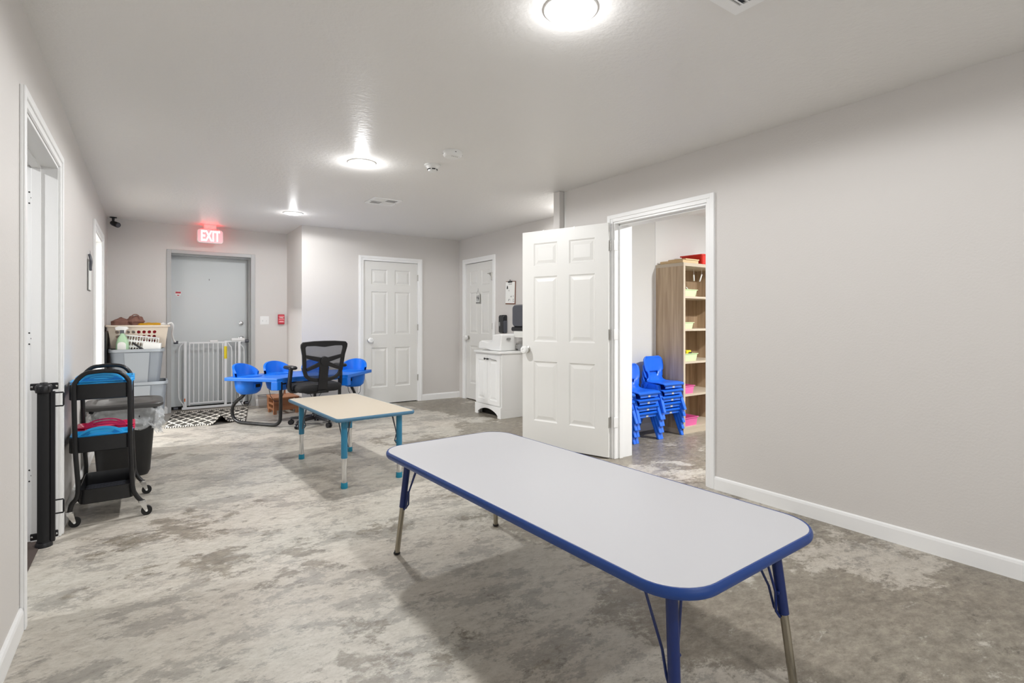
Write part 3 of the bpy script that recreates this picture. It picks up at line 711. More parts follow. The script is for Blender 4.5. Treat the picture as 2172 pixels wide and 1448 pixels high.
# ------------------------------------------------------------------ toddler table
FC = Vector((1.56, 5.8, 0))
t = thing('toddler_table', 'bright blue fan-shaped toddler feeding table with four bucket seats', 'toddler table', (FC.x, FC.y, 0))
TZ = .55
SA = (123, 103, 80, 56)
def fan(r0, r1, a0, a1, n=28):
    return [(r1 * math.cos(R(a0 + (a1 - a0) * k / n)), r1 * math.sin(R(a0 + (a1 - a0) * k / n))) for k in range(n + 1)] + [(r0 * math.cos(R(a1 + (a0 - a1) * k / n)), r0 * math.sin(R(a1 + (a0 - a1) * k / n))) for k in range(n + 1)]
# table top with round seat wells: polar grid, wells cut where a seat sits
b = MB(); a0, a1, r0, r1 = 46.5, 132.8, .57, 1.25
NA, NR = 150, 34
def well(a, r):
    for s in SA:
        dx = r * math.sin(R(a - s)); dy = r * math.cos(R(a - s)) - 1.1
        if (dx / .135) ** 2 + (dy / .135) ** 2 < 1: return True
    return False
grid = {}
for i in range(NA + 1):
    for j in range(NR + 1):
        a = a0 + (a1 - a0) * i / NA; r = r0 + (r1 - r0) * j / NR
        grid[i, j] = (r * math.cos(R(a)), r * math.sin(R(a)), a, r)
vt = {}; vb = {}
def gv(dct, k, z):
    if k not in dct: dct[k] = b.bm.verts.new((grid[k][0], grid[k][1], z))
    return dct[k]
cells = set()
for i in range(NA):
    for j in range(NR):
        a = (grid[i, j][2] + grid[i + 1, j][2]) / 2; r = (grid[i, j][3] + grid[i, j + 1][3]) / 2
        if not well(a, r): cells.add((i, j))
for (i, j) in cells:
    q = [(i, j), (i, j + 1), (i + 1, j + 1), (i + 1, j)]
    b._f([gv(vt, k, TZ) for k in q], True); b._f([gv(vb, k, TZ - .038) for k in reversed(q)])
    for (di, dj, p, s_) in ((-1, 0, (i, j), (i, j + 1)), (1, 0, (i + 1, j + 1), (i + 1, j)), (0, -1, (i + 1, j), (i, j)), (0, 1, (i, j + 1), (i + 1, j + 1))):
        if (i + di, j + dj) not in cells: b._f([gv(vt, p, TZ), gv(vb, p, TZ - .038), gv(vb, s_, TZ - .038), gv(vt, s_, TZ)])
b.build('tabletop', 'toddler', t, .005, 2)
b = MB(); b.prism(fan(.57, .72, 60, 126), TZ - .058, TZ - .036); b.build('apron', 'toddler', t, .006)
b = MB(); b.prism(fan(.565, .65, 124.5, 132.8, 6), TZ - .13, TZ - .03); b.build('corner_block', 'toddler', t, .008)
b = MB(); b.prism(fan(.565, .65, 46.5, 55, 6), TZ - .13, TZ - .03); b.build('corner_block', 'toddler', t, .008)
def ellip(rx, ry, z, n=32, oy=0, back=None, flat=1):
    return [Vector((rx * math.cos(2 * PI * k / n), oy + ry * math.sin(2 * PI * k / n), z)) for k in range(n)]
for s in SA:
    Mx = rot(0, 0, R(s - 90)) @ T((0, 1.1, 0))
    b = MB()
    prof = [(.155, .155, TZ + .0), (.15, .15, TZ - .04), (.145, .14, TZ - .11), (.13, .12, TZ - .17), (.095, .08, TZ - .2)]
    outer = [[Mx @ p for p in ellip(rx, ry, z)] for rx, ry, z in prof]
    inner = [[Mx @ p for p in ellip(rx - .012, ry - .012, z + .008)] for rx, ry, z in reversed(prof)]
    b.loft(outer + inner, True, False, True)
    st = b.build('bucket_seat', 'toddler', t)
    # curved backrest standing behind the well
    n = 20; o_, i_ = [], []
    b = MB(); rows = []
    for zz in range(7):
        row = []
        for k in range(n + 1):
            th_ = R(8 + 164 * k / n); lift = math.sin(th_) ** .55
            z = TZ - .01 + (.155 * lift) * zz / 6 if True else 0
            rr = .158 + .012 * zz / 6
            row.append((rr * math.cos(th_), rr * math.sin(th_) * 1.0, z))
        rows.append(row)
    vo = [[b.bm.verts.new(Mx @ Vector(p)) for p in row] for row in rows]
    vi = [[b.bm.verts.new(Mx @ Vector((p[0] * .86, p[1] * .86, p[2]))) for p in row] for row in rows]
    for Z in range(6):
        for k in range(n):
            b._f([vo[Z][k], vo[Z][k + 1], vo[Z + 1][k + 1], vo[Z + 1][k]], True); b._f([vi[Z][k + 1], vi[Z][k], vi[Z + 1][k], vi[Z + 1][k + 1]], True)
    for k in range(n): b._f([vo[6][k], vo[6][k + 1], vi[6][k + 1], vi[6][k]], True); b._f([vo[0][k + 1], vo[0][k], vi[0][k], vi[0][k + 1]])
    bmesh.ops.remove_doubles(b.bm, verts=b.bm.verts, dist=1e-5)
    b.build('backrest', 'toddler', st)
    # side scoop with a leg hole
    b = MB(); b.prism(rrect(-.05, -.035, .05, .03, .02), .138, .15, Mx @ T((0, 0, TZ - .1)) @ XZ); sc = b.build('leg_opening_frame', 'toddler', st, .004)
    b = MB(); b.prism(rrect(-.035, -.02, .03, .018, .012), .1505, .152, Mx @ T((0, 0, TZ - .1)) @ XZ); b.build('leg_opening', 'dark', st)
    b = MB(); pts = [Mx @ Vector(p) for p in ((-.09, .06, TZ - .19), (-.075, .06, TZ - .27), (-.03, .05, TZ - .345), (.03, .05, TZ - .35), (.075, .05, TZ - .28), (.09, .04, TZ - .19))]
    b.tube(pts, .0035, 6); b.build('safety_strap', 'black', st)
def smooth_path(p, n=6):
    p = [Vector(q) for q in p]; out = []
    for i in range(len(p) - 1):
        a, b_, c, d_ = p[max(i - 1, 0)], p[i], p[i + 1], p[min(i + 2, len(p) - 1)]
        for k in range(n):
            u = k / n; out.append(.5 * ((2 * b_) + (-a + c) * u + (2 * a - 5 * b_ + 4 * c - d_) * u * u + (-a + 3 * b_ - 3 * c + d_) * u ** 3))
    out.append(p[-1]); return out
for a, fl_x in ((126, 0), (57, 0)):
    e = Vector((math.cos(R(a)), math.sin(R(a)), 0))
    P = lambda r, z: e * r + Vector((0, 0, z))
    b = MB(); b.tube(smooth_path([P(1.08, TZ - .15), P(1.12, .33), P(1.22, .26), P(1.28, .18), P(1.27, .08), P(1.2, .03), P(1.1, .02), P(.95, .02), P(.78, .02), P(.66, .025), P(.6, .06), P(.585, .12), P(.58, .3), P(.58, TZ - .04)]), .019, 12); b.build('leg', 'blackmetal', t)

# ------------------------------------------------------------------ office chair
OC = (1.575, 6.22)
t = thing('office_chair', 'black mesh-back office chair with armrests drawn up to the toddler table', 'office chair', (*OC, 0), R(7))
b = MB(); b.lathe([(.045, .07), (.05, .1), (.035, .125), (.03, .125)], n=20)
for k in range(5):
    a = R(90 + 72 * k + 47); e = Vector((math.cos(a), math.sin(a), 0)); n_ = Vector((-math.sin(a), math.cos(a), 0))
    rings = []
    for r_, z, w_, h_ in ((.03, .095, .03, .022), (.15, .09, .026, .018), (.27, .078, .02, .013), (.29, .076, .016, .01)):
        rings.append([e * r_ + n_ * p * w_ + Vector((0, 0, z + q * h_)) for p, q in ((-1, -1), (1, -1), (.8, 1), (-.8, 1))])
    b.loft(rings, False)
b.build('star_base', 'black', t, .004)
for k in range(5):
    a = R(90 + 72 * k + 47); e = Vector((math.cos(a), math.sin(a), 0)) * .275; n_ = Vector((-math.sin(a), math.cos(a), 0))
    b = MB(); b.tube([e + Vector((0, 0, .045)), e + Vector((0, 0, .075))], .008, 8)
    for s_ in (-1, 1): b.tube([e + n_ * s_ * .006 + Vector((0, 0, .028)), e + n_ * s_ * .024 + Vector((0, 0, .028))], .028, 16)
    b.build('caster', 'black', t)
b = MB(); b.tube([(0, 0, .1), (0, 0, .25)], .028, 16); b.tube([(0, 0, .25), (0, 0, .38)], .016, 16); b.box(-.12, -.1, .37, .12, .12, .41); b.build('gas_lift', 'black', t)
b = MB(); b.loft([[Vector((x, y + .02, z)) for x, y in rrect(-.25 * s_, -.23 * s_, .25 * s_, .25 * s_, .07)] for s_, z in ((.86, .395), (.97, .41), (1, .435), (.99, .46), (.93, .48), (.6, .487))]); b.build('seat', 'blackfab', t)
for sx in (-1, 1):
    b = MB(); b.tube(smooth_path([(sx * .2, .0, .4), (sx * .27, -.01, .405), (sx * .295, -.02, .45), (sx * .292, -.04, .56), (sx * .285, -.05, .66)]), [.018] * 24 + [.018], 10, flat=1.7)
    ar = b.build('armrest', 'black', t)
    b = MB(); b.loft([[Vector((sx * .285 + x, y - .03, z)) for x, y in rrect(-.045 * s_, -.12 * s_, .045 * s_, .12 * s_, .035)] for s_, z in ((.85, .655), (1, .665), (1, .68), (.85, .692))]); b.build('arm_pad', 'black', ar)
# back: local plane leaning towards -y
BM = T((0, -.215, .52)) @ rot(R(9))   # outline (x, z) via XZ
outer = [(-.16, .02), (-.08, -.005), (0, -.01), (.08, -.005), (.16, .02), (.205, .06), (.225, .12), (.232, .2), (.242, .3), (.262, .39), (.262, .42), (.24, .445), (.12, .455), (0, .457), (-.12, .455), (-.24, .445), (-.262, .42), (-.262, .39), (-.242, .3), (-.232, .2), (-.225, .12), (-.205, .06)]
inner = [(-.135, .052), (-.07, .035), (0, .032), (.07, .035), (.135, .052), (.168, .08), (.185, .13), (.19, .2), (.198, .3), (.21, .375), (.208, .392), (.195, .402), (.11, .402), (0, .388), (-.11, .402), (-.195, .402), (-.208, .392), (-.21, .375), (-.198, .3), (-.19, .2), (-.185, .13), (-.168, .08)]
b = MB(); b.ringprism(outer, inner, -.012, .014, BM @ XZ); bk = b.build('back_frame', 'black', t, .006, 2)
b = MB(); b.prism(inner, -.003, -.001, BM @ XZ); b.build('back_mesh', 'mesh', t)
b = MB()
hub = Vector((0, -.028, .24))
def barp(p, q, w0, w1, d0=-.02, d1=-.014):
    p = Vector(p); q = Vector(q); n_ = Vector((-(q - p).y, (q - p).x)).normalized()
    o_ = [p + n_ * w0, q + n_ * w1, q - n_ * w1, p - n_ * w0]
    b.prism([(v.x, v.y) for v in o_], .012, .03, BM @ XZ)
for sx in (-1, 1):
    barp((0, .235), (sx * .205, .29), .03, .018); barp((0, .22), (sx * .19, .14), .026, .018)
b.prism([(-.05, .21), (-.052, -.09), (.052, -.09), (.05, .21)], .01, .032, BM @ XZ)
b.prism(arc(0, .235, .05, 0, 345, 22), .01, .042, BM @ XZ)
b.box(-.05, -.02, -.14, .05, .3, -.115, T((0, -.2, .535)))
b.build('lumbar_support', 'black', t, .004)

# ------------------------------------------------------------------ stacked chairs in the playroom
chair0 = thing('stacking_chair', 'x', 'chair', (0, 0, 0), 0, 'stacks of blue plastic chairs')
prof = [(-.165, .262, .30), (-.168, .276, .305), (-.15, .284, .315), (-.08, .28, .32), (0, .277, .318), (.06, .28, .30), (.085, .295, .26), (.1, .325, .215), (.107, .36, .205), (.111, .388, .235), (.114, .402, .28), (.12, .45, .298), (.128, .49, .298), (.133, .52, .285), (.136, .54, .24), (.137, .547, .19)]
b = MB(); NU = 14; rows = []
for (y, z, wd) in prof:
    row = []
    for k in range(NU + 1):
        u = -1 + 2 * k / NU; cup = .016 * u * u
        if z < .3: row.append(b.bm.verts.new((u * wd / 2, y, z + (cup * .5 if y > -.14 else 0))))
        else: row.append(b.bm.verts.new((u * wd / 2, y - cup * 1.4, z)))
    rows.append(row)
for i in range(len(rows) - 1):
    for k in range(NU):
        if i == 8 and 3 <= k <= 10: continue
        b._f([rows[i][k], rows[i][k + 1], rows[i + 1][k + 1], rows[i + 1][k]], True)
sh = b.build('seat_shell', 'chair', chair0, solid=.011)
for sx in (-1, 1):
    for sy, ty, fy_ in ((-1, -.075, -.172), (1, .055, .172)):
        b = MB(); rings = []
        for u in (0, 1):
            z = .27 * (1 - u); y = ty + (fy_ - ty) * u; x = sx * (.147 + .016 * u); wd = .022 - .003 * u; dp = .017 - .003 * u
            rings.append([Vector((x + p * wd, y + q * dp, z)) for p, q in ((-1, -1), (1, -1), (1, 1), (-1, 1))])
        b.loft(rings, False); b.build('leg', 'chair', chair0, .005, 2)
    b = MB(); b.prism([(-.1, .27), (.11, .29), (.12, .3), (.1, .235), (.06, .22), (0, .2), (-.07, .215)], -.003, .003, T((sx * .155, 0, 0)) @ YZ); b.build('side_web', 'chair', chair0, .002)
b = MB(); b.box(-.13, -.16, .235, .13, -.154, .268); b.build('front_apron', 'chair', chair0, .003)
b = MB(); b.box(-.02, -.1625, .24, .012, -.16, .258); b.build('size_tag', 'silver', chair0)
ordn = ('lowest', 'second from the floor', 'third from the floor', 'fourth from the floor', 'topmost')
stacks = [(3.70, 4, 'left stack beside the door frame'), (4.065, 4, 'middle stack'), (4.425, 5, 'tall right stack against the shelf')]
first = True
for sx_, n, where in stacks:
    for k in range(n):
        nm = 'topmost' if k == n - 1 else ordn[k]
        loc = (sx_, 3.65 - .009 * k, .067 * k)
        lb = 'blue plastic chair, %s of the %s' % (nm, where)
        if first: chair0.location = loc; chair0['label'] = lb; first = False
        else: dup(chair0, loc, 0, lb)

# ------------------------------------------------------------------ shelf tower in the playroom
SX0, SX1, SY0, SY1, SH = 4.605, 5.35, 3.47, 3.834, 1.805
t = thing('bookshelf', 'tall oak-look open shelf tower with five compartments beside the blue chairs', 'shelf', (SX0, SY0, 0))
W_, D_ = SX1 - SX0, SY1 - SY0
for x in (0, W_ - .03):
    b = MB(); b.use('shelfside').box(x, .003, .05, x + .03, D_, SH - .035); b.use('shelfedge').box(x, 0, 0, x + .03, .003, SH - .035); b.build('side_panel', 'shelfside', t)
b = MB(); b.use('shelfedge').box(0, 0, SH - .035, W_, D_, SH); b.build('top', 'shelfedge', t, .001)
b = MB(); b.use('shelfedge').box(.0, .004, 0, W_, D_, .05); b.build('plinth', 'shelfedge', t)
b = MB(); b.use('shelfback').box(.03, D_ - .012, .05, W_ - .03, D_ - .004, SH - .035); b.build('back_panel', 'shelfback', t)
LV = [.05, .395, .74, 1.085, 1.43]
for z in LV:
    b = MB(); b.use('shelfedge').box(.03, .002, z, W_ - .03, D_ - .012, z + .022); b.build('shelf', 'shelfedge', t)
def tubbin(name, label, cx, cy, z, w, d_, h, m, cat='bin', flare=.015, rz=0, group=None):
    t = thing(name, label, cat, (cx, cy, z), rz, group)
    b = MB(); prof = [(w / 2 - flare, d_ / 2 - flare, 0), (w / 2 - .004, d_ / 2 - .004, h - .008), (w / 2 + .004, d_ / 2 + .004, h - .006), (w / 2 + .004, d_ / 2 + .004, h), (w / 2 - .005, d_ / 2 - .005, h), (w / 2 - flare - .003, d_ / 2 - flare - .003, .004)]
    b.loft([[Vector((x, y, zz)) for x, y in rrect(-a, -c, a, c, .018)] for a, c, zz in prof]); b.build('tub', m, t)
    return t
lv = [z + .022 for z in LV]
tubbin('storage_bin', 'pale green bin on the highest shelf with papers in it', 4.768, 3.60, lv[4], .25, .2, .075, 'lime')
tubbin('storage_bin', 'pale green empty bin on the second shelf from the top', 4.738, 3.60, lv[3], .19, .2, .07, 'lime')
tubbin('storage_bin', 'pale green bin holding a yellow toy on the middle shelf', 4.772, 3.60, lv[2], .26, .2, .08, 'lime')
tubbin('storage_bin', 'pink bin on the second shelf from the floor', 4.738, 3.60, lv[1], .19, .22, .085, 'pinkbin')
tubbin('storage_bin', 'pink bin on the lowest shelf', 4.77, 3.62, lv[0], .25, .26, .09, 'pinkbin')
t = thing('toy_block', 'small yellow toy block sticking out of the green bin', 'toy', (4.765, 3.54, lv[2] + .006))
b = MB(); b.box(-.045, -.02, 0, .035, .03, .108); b.build('body', 'yellow', t, .004)
b = MB(); b.box(-.02, -.0315, .075, .03, -.03, .09); b.build('face_mark', 'ink', t)
t = thing('paper_roll', 'white paper curling out of the top green bin', 'paper', (4.765, 3.54, lv[4] + .006), R(20))
b = MB(); b.tube([(-.04, 0, .09), (0, 0, .075), (.03, 0, .05)], .006, 8); b.build('roll', 'paper', t)
for (x0, z0, x1, z1, l) in ((4.955, 1.70, 4.96, 1.63, 'upright white clip hanging inside the top compartment of the shelf'), (5.10, 1.71, 5.06, 1.63, 'slanted white clip hanging inside the top compartment of the shelf')):
    t = thing('hanging_clip', l, 'clip', (x0, 3.6, z0))
    b = MB(); b.tube([(0, 0, .06), (0, 0, 0)], .0015, 6); b.build('string', 'paper', t)
    b = MB(); b.tube([(0, 0, 0), ((x1 - x0), 0, z1 - z0)], .008, 8); b.build('clip_body', 'paper', t)
t = thing('wooden_tray', 'flat tan wooden puzzle box lying on top of the shelf', 'box', (4.70, 3.655, SH))
b = MB(); b.box(-.065, -.155, 0, .2, .145, .034); b.build('box_body', 'pine', t, .003)
t = thing('wooden_tray', 'pale pine board under the red bin on top of the shelf', 'board', (4.76, 3.62, SH + .0345))
b = MB(); b.box(-.09, -.13, 0, .14, .1, .014); b.build('board_slab', 'pine', t, .002)
t = thing('red_bin', 'red plastic bin on top of the shelf, cut by the door frame', 'bin', (5.14, 3.62, SH))
b = MB(); prof = [(.17, .12, 0), (.2, .14, .1), (.215, .15, .1), (.215, .15, .112), (.195, .135, .112), (.165, .115, .006)]
b.loft([[Vector((x, y, zz)) for x, y in rrect(-a_, -c, a_, c, .02)] for a_, c, zz in prof]); b.build('tub', 'red', t)

# ------------------------------------------------------------------ black wheeled cart by the left wall
CX0, CX1, CY0, CY1 = -.362, -.098, 3.96, 4.40
t = thing('utility_cart', 'black three-tier rolling cart with tube frames beside the left wall', 'cart', (0, 0, 0))
def uframe(y):
    return smooth_path([(CX0 - .01, y, .07), (CX0 - .0, y, .13), (CX0 + .03, y, .2), (CX0 + .018, y, .45), (CX0 + .012, y, .78), (CX0 + .02, y, .84), (CX0 + .06, y, .885), (CX0 + .11, y, .895), (CX1 - .1, y, .897), (CX1 - .04, y, .885), (CX1 + .0, y, .84), (CX1 + .008, y, .78), (CX1 + .012, y, .45), (CX1 + .022, y, .2), (CX1 + .04, y, .13), (CX1 + .068, y, .088)], 5)
for y in (CY0 - .02, CY1 + .02):
    b = MB(); b.tube(uframe(y), .0125, 12); b.build('tube_frame', 'blackmetal', t)
def carttray(z0, z1, name, x0=CX0 - .015, x1=CX1 + .015):
    b = MB(); cx, cy = (x0 + x1) / 2, (CY0 + CY1) / 2; a_, c_ = (x1 - x0) / 2, (CY1 - CY0) / 2
    b.loft([[Vector((cx + x, cy + y, z)) for x, y in rrect(-a_ + q, -c_ + q, a_ - q, c_ - q, .03)] for q, z in ((.004, z0), (0, z0 + .004), (0, z1), (.003, z1 + .001), (.004, z1 - .002), (.004, z0 + .004))])
    return b.build(name, 'blackmetal', t)
carttray(.73, .82, 'upper_tray'); carttray(.42, .51, 'middle_tray'); lt_ = carttray(.115, .2, 'lower_tray', CX0 + .03, CX1 + .03)
b = MB()
for k in range(18):
    y = CY0 + .02 + (CY1 - CY0 - .04) * k / 17; b.box(CX0 + .04, y - .003, .1205, CX1 + .02, y + .003, .123)
b.build('mesh_floor', 'darkgrey', lt_)
for x, y in ((CX0 - .01, CY0 - .02), (CX1 + .068, CY0 - .02), (CX0 - .01, CY1 + .02), (CX1 + .068, CY1 + .02)):
    b = MB(); b.lathe([(.001, .094), (.018, .094), (.018, .084), (.001, .084)], c=(x, y, 0), n=14); b.prism([(-.02, .085), (.016, .085), (.028, .03), (.016, .022)], -.014, .014, T((x + .004, y, 0)) @ XZ)
    cs = b.build('caster', 'chrome', t, .001)
    b = MB(); b.tube([(x + .025, y - .009, .0285), (x + .025, y + .009, .0285)], .0285, 20); b.build('wheel', 'rubber', cs)
    b = MB(); b.tube([(x + .025, y - .0165, .0285), (x + .025, y + .0165, .0285)], .006, 10); b.build('axle', 'paper', cs)

# handled trays stacked in the cart
def handled_tray(label, cx, cy, z, m, w=.3, d_=.19, group=None, slot=.011):
    t = thing('handled_tray', label, 'plastic tray', (cx, cy, z), 0, group)
    b = MB(); h = .022
    prof = [(w / 2 - .02, d_ / 2 - .02, 0), (w / 2 - .008, d_ / 2 - .008, h - .006), (w / 2, d_ / 2, h - .004), (w / 2, d_ / 2, h), (w / 2 - .01, d_ / 2 - .01, h), (w / 2 - .024, d_ / 2 - .024, .004)]
    b.loft([[Vector((x, y, zz)) for x, y in rrect(-a_, -c, a_, c, .03)] for a_, c, zz in prof]); b.build('tray', m, t)
    b = MB(); n = 20; out, inn = [], []
    for k in range(n + 1):
        a_ = PI * k / n; out.append((.105 * math.cos(a_), h - .004 + .052 * math.sin(a_)))
    out2 = out + [(-.06 + .12 * k / n, h - .0041) for k in range(1, n)]
    N = len(out2); cen = (0, h + .02); inn = []
    for k in range(N):
        a_ = 2 * PI * k / N
    oval = []
    for x, y in out2:
        a_ = math.atan2(y - (h + .016), x * .4); oval.append(((.058 if slot < .015 else .072) * math.cos(a_), h + .019 + slot * math.sin(a_)))
    b.ringprism(out2, oval, 0, .006, T((0, -d_ / 2 + .012, 0)) @ XZ); b.build('handle', m, t)
    return t
TC = (CX0 + CX1) / 2
tr0 = handled_tray('light blue handled tray at the bottom of the stack in the top tier, cart', TC, CY0 + .115, .735 + .05, 'lightblue', group='stacked handled trays in the cart')
pos = [('bottom', .776), ('second', .788), ('third', .800), ('topmost', .812)]
tr0.location.z = .776; tr0['label'] = 'light blue handled tray, lowest of the front stack in the cart top tier'
for nm, z in (('second lowest', .789), ('second highest', .802), ('topmost', .815)):
    dup(tr0, (TC + random.uniform(-.006, .006), CY0 + .115, z), 0, 'light blue handled tray, %s of the front stack in the cart top tier' % nm)
for nm, z in (('lowest', .79), ('middle', .805), ('topmost', .82)):
    dup(tr0, (TC + .01, CY0 + .325, z), 0, 'light blue handled tray, %s of the rear stack in the cart top tier' % nm)
dup(tr0, (TC, CY0 + .115, .478), 0, 'light blue handled tray, lower of two at the front of the cart middle tier')
dup(tr0, (TC + .004, CY0 + .115, .493), 0, 'light blue handled tray, upper of two at the front of the cart middle tier')
pk = handled_tray('crimson handled tray, lowest of the red stack in the cart middle tier', TC + .012, CY0 + .325, .478, 'pink', group='stacked handled trays in the cart', slot=.02)
for nm, z in (('middle', .493), ('topmost', .508)):
    dup(pk, (TC + .012, CY0 + .325, z), 0, 'crimson handled tray, %s of the red stack in the cart middle tier' % nm)

# ------------------------------------------------------------------ retractable gate canister on the left jamb
gx, gy = -.452, 3.70
t = thing('retractable_gate', 'tall black retractable baby gate roll standing in the near left doorway', 'baby gate', (gx, gy, 0))
b = MB(); b.lathe([(.001, .002), (.03, .002), (.03, .03), (.001, .03)], n=28); b.lathe([(.001, .0), (.037, .0), (.037, .012), (.033, .024), (.001, .026)], n=28); b.build('bottom_cap', 'black', t)
b = MB(); b.tube([(0, 0, .02), (0, 0, .82)], .0275, 28); b.build('mesh_roll', 'blackfab', t)
b = MB(); b.lathe([(.001, .815), (.034, .815), (.036, .825), (.036, .85), (.03, .858), (.018, .862), (.016, .868), (.001, .87)], n=28)
for a in range(8): b.box(-.004, .03, .828, .004, .039, .848, rot(0, 0, a * PI / 4))
b.build('locking_cap', 'black', t, .001)
b = MB(); b.box(.026, -.012, .02, .046, .012, .82); b.build('pull_bar', 'black', t, .003)
for z in (.05, .845):
    b = MB(); b.box(-.058, .02, z - .018, .056, .03, z + .018); b.build('wall_bracket', 'black', t, .004)
    for x in (-.05, .048):
        b = MB(); b.sphere((x, .0195, z), .006, 6, (1, .4, 1)); b.build('bracket_screw', 'chrome', t)
for z in (.2, .775):
    b = MB(); b.tube([(.044, 0, z + .036), (.078, 0, z + .036), (.08, 0, z + .03), (.08, 0, z - .03), (.078, 0, z - .036), (.044, 0, z - .036)], .004, 8); b.build('hook', 'black', t)
# gauze shadow on the wall comes from the real gate; painted-over hinge plates in the jamb
for z in (.36, 1.1, 1.86):
    b = MB(); b.prism(rrect(-.014, -.045, .014, .045, .008), 0, .0015, T((XL - LT + .035, O1[1] - .014, z)) @ XZ); hp = b.build('hinge_plate', 'trim', None); hp.name = 'trim_%d' % (30 + int(z * 10)); hp['kind'] = 'structure'
    b = MB()
    for q in (-.03, 0, .03): b.lathe([(.001, 0), (.004, 0), (.004, .001), (.001, .001)], n=10, Mx=T((XL - LT + .035 + (.005 if q == 0 else -.004), O1[1] - .0155, z + q)) @ rot(R(90)))
    b.build('screw_hole', 'ink', hp)

# keys and paper holder on the left wall
t = thing('hanging_clipboard', 'clipboard with ring and dark straps hanging on the left wall before the far doorway', 'clipboard', (XL, 5.6, 1.6))
b = MB(); b.box(.003, -.12, -.155, .008, .12, .1); b.build('board', 'inklight', t, .002)
b = MB(); b.box(.009, -.105, -.15, .011, .11, .08); b.build('paper_sheet', 'paper', t)
b = MB(); b.tube([(.014, -.05 + .02 * math.cos(a * PI / 8), .155 + .02 * math.sin(a * PI / 8)) for a in range(16)], .0018, 6, closed=True); b.build('ring', 'chrome', t)
for dy in (-.03, 0):
    b = MB(); b.tube(smooth_path([(.012, -.06 + dy, .14), (.022, -.065 + dy, .09), (.018, -.055 + dy, .03), (.02, -.05 + dy, .01)]), .009, 8); b.build('strap', 'darkgrey', t)

# ------------------------------------------------------------------ bins in the corner
def tote(label, x0, x1, y0, y1, z0, z1, lipm='greyrim'):
    cx, cy = (x0 + x1) / 2, (y0 + y1) / 2; a_, c_ = (x1 - x0) / 2, (y1 - y0) / 2; h = z1 - z0
    t = thing('storage_tote', label, 'storage tote', (cx, cy, z0))
    b = MB(); tp = .05
    rings = [[Vector((x, y, z)) for x, y in rrect(-a_ + q, -c_ + q, a_ - q, c_ - q, .05)] for q, z in ((tp, 0), (.014, h - .03), (.018, h - .03), (tp + .004, .006))]
    b.loft(rings); b.build('tub', 'grey', t)
    b = MB(); rings = [[Vector((x, y, z)) for x, y in rrect(-a_ + q, -c_ + q, a_ - q, c_ - q, .06)] for q, z in ((.014, h - .035), (0, h - .03), (0, h), (.006, h + .003), (.02, h), (.02, h - .03))]
    b.loft(rings, True, False, False); b.build('rim', lipm, t)
    b = MB(); yf = -c_
    b.loft([[Vector((x * s_, yf + q0, z)), Vector((-x * s_, yf + q0, z)), Vector((-x * s_, yf + q0 + .03, z)), Vector((x * s_, yf + q0 + .03, z))] for x, s_, q0, z in ((.12, 1, .002, h - .04), (.1, 1, .034, .02))], False)
    b.build('front_rib', 'greyrim', t, .003)
    return t
tote('lower grey storage tote with its rim seen under the upper tote', -.385, .2, 7.33, 7.76, 0, .485)
tote('upper grey storage tote carrying the spray bottle and basket', -.365, .165, 7.34, 7.75, .455, .865)
# something to stand on inside the upper tote
t = thing('folded_cloths', 'folded pale cloths filling the upper grey tote', 'cloth', (-.1, 7.545, .76))
b = MB(); b.box(-.2, -.15, -.12, .2, .15, .06); b.build('cloth_stack', 'cloth', t, .02, 3)
# beige laundry basket with round holes: side walls built of cells with octagonal holes
def holed_panel(b, P, nu, nv, hole, r=.3):
    """P(u,v)->Vector ; hole(i,j)->bool"""
    for i in range(nu):
        for j in range(nv):
            u0, u1, v0, v1 = i / nu, (i + 1) / nu, j / nv, (j + 1) / nv
            if not hole(i, j): b._f([b.bm.verts.new(P(u, v)) for u, v in ((u0, v0), (u1, v0), (u1, v1), (u0, v1))]); continue
            uc, vc = (u0 + u1) / 2, (v0 + v1) / 2
            sq = [(u1, vc), (u1, v1), (uc, v1), (u0, v1), (u0, vc), (u0, v0), (uc, v0), (u1, v0)]
            oc = [(uc + r * (u1 - u0) * math.cos(k * PI / 4), vc + r * (v1 - v0) * math.sin(k * PI / 4)) for k in range(8)]
            A = [b.bm.verts.new(P(*q)) for q in sq]; B = [b.bm.verts.new(P(*q)) for q in oc]
            for k in range(8): b._f([A[k], A[(k + 1) % 8], B[(k + 1) % 8], B[k]])
BX0, BX1, BY0, BY1, BZ0, BZ1 = -.375, .205, 7.52, 7.93, .872, 1.14
t = thing('laundry_basket', 'beige laundry basket with round holes piled with clothes on top of the totes', 'laundry basket', ((BX0 + BX1) / 2, (BY0 + BY1) / 2, BZ0))
a_, c_, h = (BX1 - BX0) / 2, (BY1 - BY0) / 2, BZ1 - BZ0
def bp_(sgn, axis):
    def P(u, v):
        q = .035 * (1 - v); z = v * h
        if axis == 'x': return Vector(((2 * u - 1) * (a_ - q), sgn * (c_ - q), z))
        return Vector((sgn * (a_ - q), (2 * u - 1) * (c_ - q), z))
    return P
b = MB()
for s_ in (-1, 1):
    holed_panel(b, bp_(s_, 'x'), 11, 5, lambda i, j: 1 <= i <= 8 and 1 <= j <= 3, .36)
    holed_panel(b, bp_(s_, 'y'), 9, 5, lambda i, j: 1 <= i <= 7 and 1 <= j <= 3, .36)
b.box(-a_ + .036, -c_ + .036, 0, a_ - .036, c_ - .036, .004)
bmesh.ops.remove_doubles(b.bm, verts=b.bm.verts, dist=1e-5)
b.build('basket_wall', 'beigepl', t, solid=.004)
b = MB(); b.ringprism(rrect(-a_ - .02, -c_ - .02, a_ + .02, c_ + .02, .03), rrect(-a_ + .006, -c_ + .006, a_ - .006, c_ - .006, .02), h - .022, h); b.build('rim', 'beigepl', t, .005)
